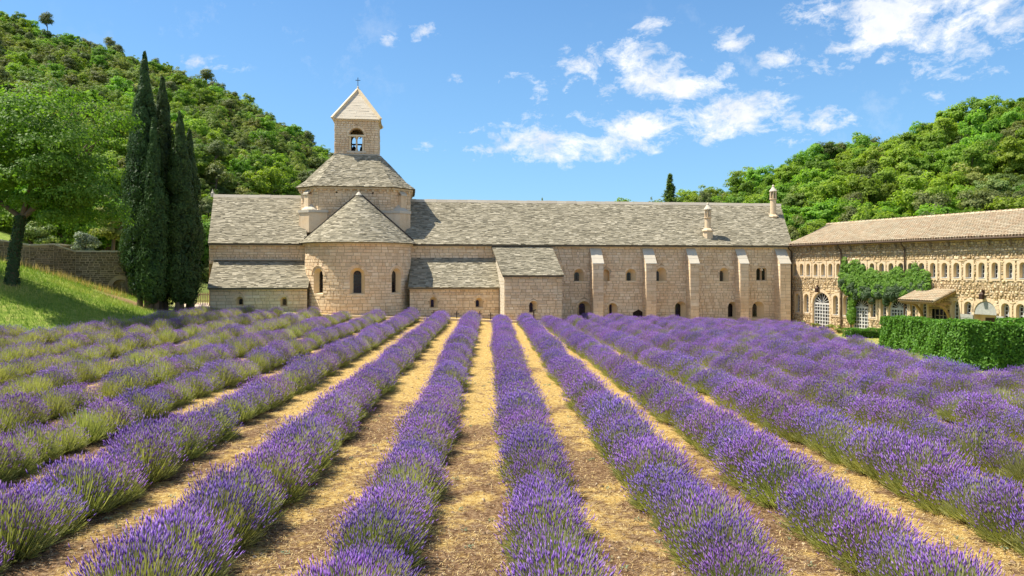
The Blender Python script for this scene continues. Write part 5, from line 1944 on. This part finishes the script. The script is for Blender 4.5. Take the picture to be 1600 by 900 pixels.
# ------------------------------------------------------------------ hedges, ivy, shrubs
def hedge(name, lab, pts, wd, hts, dens=520, size=.07, mat='leaf_hedge', grp=None):
    t_ = thing(name, lab, 'hedge', (pts[0][0], pts[0][1], tz(*pts[0])), grp)
    mb = MB(); core = MB()
    for (a, b, h0, h1) in zip(pts[:-1], pts[1:], hts[:-1], hts[1:]):
        a, b = np.array(a, float), np.array(b, float)
        L = np.linalg.norm(b - a); d_ = (b - a) / L; nrm = np.array([d_[1], -d_[0]])
        area = L * (2 * h0 + wd) + 2 * wd * h0
        n = int(area * dens)
        f_ = rng.random(n) * (2 * h0 + wd)
        s_ = rng.uniform(-wd / 2, L + wd / 2, n)
        side = np.where(f_ < h0, 1, np.where(f_ < 2 * h0, -1, 0))
        off = np.where(side == 0, rng.uniform(-wd / 2, wd / 2, n), side * wd / 2)
        hh = (h0 + (h1 - h0) * np.clip(s_ / L, 0, 1))
        zz = np.where(side == 0, hh, rng.random(n) * hh)
        ends = rng.random(n) < .06
        off = np.where(ends, rng.uniform(-wd / 2, wd / 2, n), off); zz = np.where(ends, rng.random(n) * hh, zz)
        s_ = np.where(ends, np.where(rng.random(n) < .5, -wd / 2, L + wd / 2), s_)
        X, Y = a[0] + d_[0] * s_ + nrm[0] * off, a[1] + d_[1] * s_ + nrm[1] * off
        g0 = terr(X, Y)
        lump = (vnoise(X * 1.6 + Y, zz * 1.8 + Y * 1.3) - .5) * .26 + rng.normal(0, .035, n)
        nx_ = np.where(ends, np.sign(s_ - L / 2) * d_[0], side * nrm[0]); ny_ = np.where(ends, np.sign(s_ - L / 2) * d_[1], side * nrm[1])
        nz_ = np.where((side == 0) & ~ends, 1.0, .15)
        pos = np.stack([X + nx_ * lump, Y + ny_ * lump, g0 + zz + nz_ * lump], 1)
        leaves(mb, pos, np.stack([nx_, ny_, nz_ + .3], 1), np.full(n, size), .6, .75)
        k = wd / 2 - .12
        P4 = [(a - d_ * k + nrm * k), (b + d_ * k + nrm * k), (b + d_ * k - nrm * k), (a - d_ * k - nrm * k)]
        lo_ = [np.array([*p, tz(*p) - .3]) for p in P4]
        hi_ = [np.array([*p, tz(*p) + hx_ - .14]) for p, hx_ in zip(P4, (h0, h1, h1, h0))]
        core.hexa([lo_ + hi_], .1)
    mb.build('leaves', M[mat], t_)
    core.build('branches', M['ivy_dark'], t_)
hedge('clipped_hedge', 'tall clipped bright green hedge turning a corner in front of the wing', [(22.9, 44.0), (20.1, 32.0), (34, 31.0)], 1.3, [1.82, 1.97, 1.97], dens=620, size=.062, grp='hedges before the wing')
hedge('clipped_hedge', 'second clipped hedge seen behind the corner of the tall hedge', [(26.3, 38.5), (44, 38.0)], 1.2, [2.05, 2.05], dens=330, size=.07, grp='hedges before the wing')
hedge('low_hedge', 'knee-high clipped hedge at the foot of the ivy on the wing', [(25.6, 55.6), (29.6, 57.5)], .8, [.62, .62], dens=500, size=.05, grp='hedges before the wing')
ivy = thing('climbing_ivy', 'lush climbing ivy draped across the wing wall below its upper windows', 'ivy', tuple(WF.P(WF.u(1330), -.6, .1)))
mb = MB()
dk = MB()
for k in range(330):
    x = rng.uniform(1314, 1449)
    yt = np.interp(x, [1314, 1322, 1345, 1380, 1410, 1435, 1450], [420, 408, 414, 424, 420, 416, 430]) + rng.uniform(-6, 8)
    yb = np.interp(x, [1314, 1330, 1350, 1400, 1440, 1450], [446, 462, 462, 462, 460, 448])
    yb += 12 * max(0, math.sin(x * .55)) * rng.random()
    y = yt + (yb - yt) * rng.random() ** .8
    dd = np.interp((y - yt) / max(1, yb - yt), [0, .5, 1], [.08, .28, .5]) * rng.uniform(.5, 1)
    c_ = WF.P(WF.u(x, dd), WF.z(x, y, dd), dd)
    q = unit(130)
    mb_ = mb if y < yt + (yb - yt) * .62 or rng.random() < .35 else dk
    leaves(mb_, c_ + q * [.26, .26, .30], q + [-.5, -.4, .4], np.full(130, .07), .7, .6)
for k in range(60):
    x = 1331 + rng.normal(0, 1.7); y = rng.uniform(455, 502)
    c_ = WF.P(WF.u(x, .15), WF.z(x, y, .15), .15)
    q = unit(80)
    leaves(mb, c_ + q * [.2, .2, .3], q + [-.5, -.4, .2], np.full(80, .065), .7, .6)
mb.build('leaves', M['leaf_ivy'], ivy)
dk.build('shade_toned_leaves', M['ivy_dark'], ivy)  # darker leaf tone painted as shade low in the ivy
s_ = MB(); s_.tube([WF.P(WF.u(1331), -.8, .1), WF.P(WF.u(1330), 1, .12), WF.P(WF.u(1333), 3, .12)], [.07, .05, .03], 7); s_.build('stem', M['bark'], ivy)
for i, (x, w_, lab) in enumerate([(1252, 14, 'low green shrub at the foot of the wing beside the church corner'), (1274, 12, 'low green shrub left of the white arched door'), (1296, 13, 'low green shrub right of the white arched door'),
                                (1312, 12, 'low green shrub by the downpipe left of the ivy')]):
    c_ = WF.P(WF.u(x, .8), 0, .8); z_ = tz(c_[0], c_[1])
    b = MB(); clumpy(b, (c_[0], c_[1], z_ + .35), (.55, .45, .45), 12, 90, .05)
    tag(b.build('shrub', M['leaf_mid'], None), lab, 'shrub', 'shrubs along the wing')

# ------------------------------------------------------------------ hillside trees
def hill_variant(kind):
    c, t_ = MB(), MB()
    if kind == 'bright':
        cc = clumpy(c, (0, 0, 3.7), (3.2, 3.2, 3.1), 78, 85, .16, clump=(.15, .30), shell=.80); limbs(t_, (0, 0, 0), (0, 0, 2.2), cc, .2, 5, 5); m = 'leaf_bright'
    elif kind == 'mid':
        cc = clumpy(c, (0, 0, 2.8), (2.9, 2.9, 2.5), 72, 80, .14, clump=(.15, .30), shell=.80); limbs(t_, (0, 0, 0), (0, 0, 1.6), cc, .17, 5, 5); m = 'leaf_mid'
    elif kind == 'dark':
        cc = clumpy(c, (0, 0, 2.3), (2.8, 2.8, 2.2), 70, 85, .13, clump=(.16, .30), shell=.80); limbs(t_, (0, 0, 0), (0, 0, 1.2), cc, .16, 5, 5); m = 'leaf_dark'
    else:
        cc = clumpy(c, (0, 0, 4.6), (2.6, 2.6, 2.5), 34, 90, .14, clump=(.26, .40), low=-.6); limbs(t_, (0, 0, 0), (.2, 0, 3.4), cc, .15, 9, 5); m = 'leaf_pine'
    a, b = c.mesh('crown'), t_.mesh('trunk', True)
    a.materials.append(M[m]); b.materials.append(M['bark'])
    return a, b
KIND = ['bright', 'bright', 'bright', 'mid', 'mid', 'mid', 'dark', 'dark', 'pine', 'pine']
VAR = [hill_variant(k) for k in KIND]
cand = []
def sample(xa, xb, n0, left):
    """points over a valley side, thinned so that crowns touch"""
    placed = {}
    for _ in range(n0):
        xp = rng.uniform(xa, xb)
        yf, yc = np.interp(xp, HX, HF), np.interp(xp, HX, HC)
        Y = yf - 2 + (yc + 10 - yf) * rng.random()
        X = (xp - CX) / F * Y
        md = 4.0 if not left else 3.1
        key = (int(X // md), int(Y // md))
        ok = True
        for i in (-1, 0, 1):
            for j in (-1, 0, 1):
                q = placed.get((key[0] + i, key[1] + j))
                if q and (q[0] - X) ** 2 + (q[1] - Y) ** 2 < md * md:
                    ok = False
        if not ok:
            continue
        placed[key] = (X, Y)
        r_ = rng.random()
        zone = vnoise(np.array([X / 16.]), np.array([Y / 16.]))[0]
        if left:
            rock = vnoise(np.array([X / 9. + 3]), np.array([Y / 9.]))[0]
            if rock > .86 and Y > 150: continue
            v = int(rng.choice([0, 1, 2])) if r_ < .12 + .35 * (zone > .6) + .2 * (Y < 110) else (int(rng.choice([3, 4, 5])) if r_ < .62 else (int(rng.choice([6, 7])) if r_ < .9 else int(rng.choice([8, 9]))))
            s = rng.uniform(.55, .95) * (1.1 if Y < 120 else .95)
        else:
            v = int(rng.choice([0, 1, 2])) if r_ < .74 else (int(rng.choice([3, 4, 5])) if r_ < .9 else (6 if r_ < .97 else 8))
            s = rng.uniform(.8, 1.3)
        cand.append(dict(X=X, Y=Y, z=tz(X, Y) - .3, xp=CX + F * X / Y, v=v, s=s, sz=s * rng.uniform(.85, 1.2), rot=rng.uniform(0, 6.283), left=left))
sample(-260, 720, 14000, True)
sample(880, 1860, 5200, False)
sample(700, 1000, 900, False)
KN = {0: 'bright green broadleaf tree', 3: 'olive green oak', 6: 'dark green holm oak', 8: 'open pine'}
def kn(v): return KN[max(k for k in KN if k <= v)]
for k in range(9000):
    lf = k % 3 != 0
    xp = rng.uniform(-260, 720) if lf else rng.uniform(880, 1860)
    yf, yc = np.interp(xp, HX, HF), np.interp(xp, HX, HC)
    Y = yf - 2 + (yc + 6 - yf) * rng.random(); X = (xp - CX) / F * Y
    s = rng.uniform(.3, .55)
    cand.append(dict(X=X, Y=Y, z=tz(X, Y) - .4, xp=xp, v=int(rng.choice([1, 2, 3, 4, 5, 6, 7])) if lf else int(rng.choice([0, 1, 2, 4])), s=s, sz=s, rot=rng.uniform(0, 6.283), left=lf, small=True))
# screen height of each tree for choosing the largest in view
for c in cand:
    c['ytop'] = HY - F * (c['z'] + 5 * c['sz'] - EYE) / c['Y']
    c['yb'] = HY - F * (c['z'] + 2 * c['sz'] - EYE) / c['Y']
    x, y = c['xp'], c['yb']
    roofy = 306 if x < 480 else (240 if x < 640 else (317 if x < 1220 else 372 - (x - 1240) * .11))
    occl = (x < 330 and x > 195 and y > 220) or (x < 225 and y > 125) if c['left'] else False
    if 200 < x < 480 and y > roofy: occl = True
    c['vis'] = (5 < x < 1595) and (y < roofy or x < 330) and not occl
vl = sorted([c for c in cand if c['vis'] and c['left'] and 'small' not in c], key=lambda c: c['Y'])
vr = sorted([c for c in cand if c['vis'] and not c['left'] and 'small' not in c], key=lambda c: c['Y'])
print('hill trees', len(cand), 'visible', len(vl), len(vr))
ind = vl[:130] + vr[:160]
for c in ind: c['ind'] = True
tsrc = {}
def place_tree(c, lab, grp):
    a, b = VAR[c['v']]
    t_ = thing('hillside_tree', lab, 'tree', (c['X'], c['Y'], c['z']), grp, local=True)
    t_.rotation_euler = (rng.normal(0, .1), rng.normal(0, .1), c['rot']); t_.scale = (c['s'] * rng.uniform(.88, 1.25), c['s'] * rng.uniform(.88, 1.25), c['sz'])
    oa, ob_ = bpy.data.objects.new('crown', a), bpy.data.objects.new('trunk', b)
    for q in (oa, ob_):
        q.parent = t_; COL.objects.link(q)
    tsrc.setdefault(c['v'], (oa, ob_))
    return t_
for side, lst, grp in (('left', vl[:130], 'trees on the left hillside'), ('right', vr[:160], 'trees on the right hillside')):
    # label by kind and by the strip of the picture they stand in
    strips = {}
    for c in lst:
        k = int(c['xp'] // 50)
        strips.setdefault((k, kn(c['v'])), []).append(c)
    for (k, kind), q in strips.items():
        q.sort(key=lambda c: -c['yb'])
        x = k * 50 + 25
        if side == 'left':
            ref = np.interp(x, [0, 1], [0, 1])
            where = {0: 'at far left edge of picture', 1: 'above the left half of the large oak', 2: 'above the middle of the large oak', 3: 'above the right half of the large oak', 4: 'right above the tallest cypress', 5: 'above the second cypress',
                     6: 'above the left gable of the church', 7: 'above the left church roof', 8: 'above the left church roof middle', 9: 'left beside the crossing tower'}.get(k, 'beside the crossing tower')
        else:
            where = {14: 'just right of the bell turret over the roof', 15: 'over the roof above the sacristy', 16: 'over the roof right of the sacristy', 17: 'over the roof above the first buttress', 18: 'over the roof past the first buttress', 19: 'above the small dark door',
                     20: 'beside the lone dark spruce', 21: 'behind the shorter chimney', 22: 'between the two roof chimneys', 23: 'just left of the taller chimney', 24: 'where church roof meets wing', 25: 'above the wing roof left end', 26: 'above the ivy on the wing', 27: 'above the ivy right end',
                     28: 'above the porch canopy', 29: 'above the shuttered window', 30: 'above the lunette doorway', 31: 'at right edge of picture'}.get(k, 'behind the long roof')
        for j, c in enumerate(q):
            o_ = 'lowest' if j == 0 else '%s lowest' % ORD[j]
            lab = '%s, %s of its kind %s' % (kind, o_, where)
            if len(lab.split()) > 16: lab = lab.replace('of its kind ', '')
            place_tree(c, lab, grp)
        del q
rest = [c for c in cand if 'ind' not in c]
for v in range(len(VAR)):
    if v not in tsrc:
        cs_ = [c for c in rest if c['v'] == v and c['vis']]
        if cs_:
            cs_[0]['ind'] = True
            place_tree(cs_[0], '%s standing alone higher up the slope' % kn(v), 'trees on the hillsides')
rest = [c for c in cand if 'ind' not in c and c['v'] in tsrc]
scatter('wooded_hillside', [(c['X'], c['Y'], c['z']) for c in rest], [(rng.normal(0, .13), rng.normal(0, .13), c['rot']) for c in rest], [(c['s'] * rng.uniform(.85, 1.3), c['s'] * rng.uniform(.85, 1.3), c['sz'] * rng.uniform(.8, 1.15)) for c in rest], [c['v'] for c in rest], tsrc,
        kind='stuff', label='dense mixed woodland covering both valley sides', category='woodland')
# named trees on the skyline
def sky_tree(x, ytop, wpx, Y, v, lab, name='skyline_pine', hfac=1.0):
    X = (x - CX) / F * Y
    z = tz(X, Y) - .3
    H = EYE + (HY - ytop) / F * Y - z
    t_ = thing(name, lab, 'tree', (X, Y, z), 'lone trees on the skyline', local=True)
    base_h = {8: 7.4, 9: 7.4, 0: 7.0, 3: 5.6}[v]
    t_.scale = (wpx / F * Y / 5.4,) * 2 + (H / base_h,)
    t_.rotation_euler = (0, 0, rng.uniform(0, 6))
    a, b = VAR[v]
    for nm, q in (('crown', a), ('trunk', b)):
        o_ = bpy.data.objects.new(nm, q); o_.parent = t_; COL.objects.link(o_)
sky_tree(73, 14, 27, 246, 8, 'lone pine standing out on the skyline near the top left corner')
sky_tree(173, 56, 24, 242, 9, 'flat topped pine on the skyline left of the cypress tips')
sky_tree(243, 88, 18, 236, 8, 'small windswept pine on the skyline behind the cypress tips')
sky_tree(322, 106, 36, 228, 9, 'broad dark pine on the skyline right of the cypresses')
sky_tree(343, 126, 22, 226, 8, 'lower pine just right of the broad skyline pine')
sky_tree(367, 141, 18, 225, 9, 'rounded lone pine on the skyline above the church roof')
sky_tree(1290, 215, 42, 165, 8, 'tall pine at the top of the first rise on the right skyline')
sky_tree(1313, 219, 34, 166, 9, 'smaller pine beside the tall pine on the right skyline')
sky_tree(1197, 266, 18, 182, 9, 'thin pale pine on the skyline left of the taller chimney')
sky_tree(1101, 290, 26, 178, 8, 'rounded pine rising above the roof near the shorter chimney')
sky_tree(1340, 226, 40, 162, 0, 'leafy tree breaking the right skyline beyond the two pines', 'skyline_tree')
sky_tree(1424, 204, 44, 160, 0, 'leafy tree on the right skyline midway up the slope', 'skyline_tree')
for i, (x, yt, w_, lab) in enumerate([(781, 311, 10, 'tiny tree top peeping over the roof ridge, leftmost'), (846, 306, 14, 'tiny rounded tree top over the ridge above the sacristy'), (796, 312, 9, 'tiny tree top just right of the leftmost one over the ridge'), (898, 311, 10, 'tiny tree top over the ridge right of the sacristy'), (1019, 305, 14, 'small pale tree top over the ridge left of the dark spruce')]):
    sky_tree(x, yt, w_, 235, 3, lab, 'skyline_tree')
# dark spruce
X, Y = (1047 - CX) / F * 110, 110.0
z = tz(X, Y); H = EYE + (HY - 274) / F * Y - z
t_ = thing('spruce_tree', 'dark pointed spruce rising alone above the church roof ridge', 'tree', (X, Y, z))
mb = MB()
for k in range(26):
    s = k / 25
    rr = (1 - s) ** .8 * 3.6 + .1; zc_ = z + H * (.3 + .69 * s)
    for j in range(9):
        a_ = rng.uniform(0, 6.283); r2 = rr * rng.uniform(.6, 1.1); n_ = 60
        tt = rng.random(n_)
        pos = np.stack([X + r2 * tt * math.cos(a_), Y + r2 * tt * math.sin(a_), zc_ - tt * r2 * .28 + rng.normal(0, .12, n_)], 1) + rng.normal(0, .12, (n_, 3))
        leaves(mb, pos, np.tile([0, 0, 1.], (n_, 1)), np.full(n_, .16), .5, .8)
mb.build('crown', M['leaf_dark'], t_)
s_ = MB(); s_.tube([(X, Y, z - .3), (X, Y, z + H * .95)], [.3, .05], 7); s_.build('trunk', M['bark'], t_)
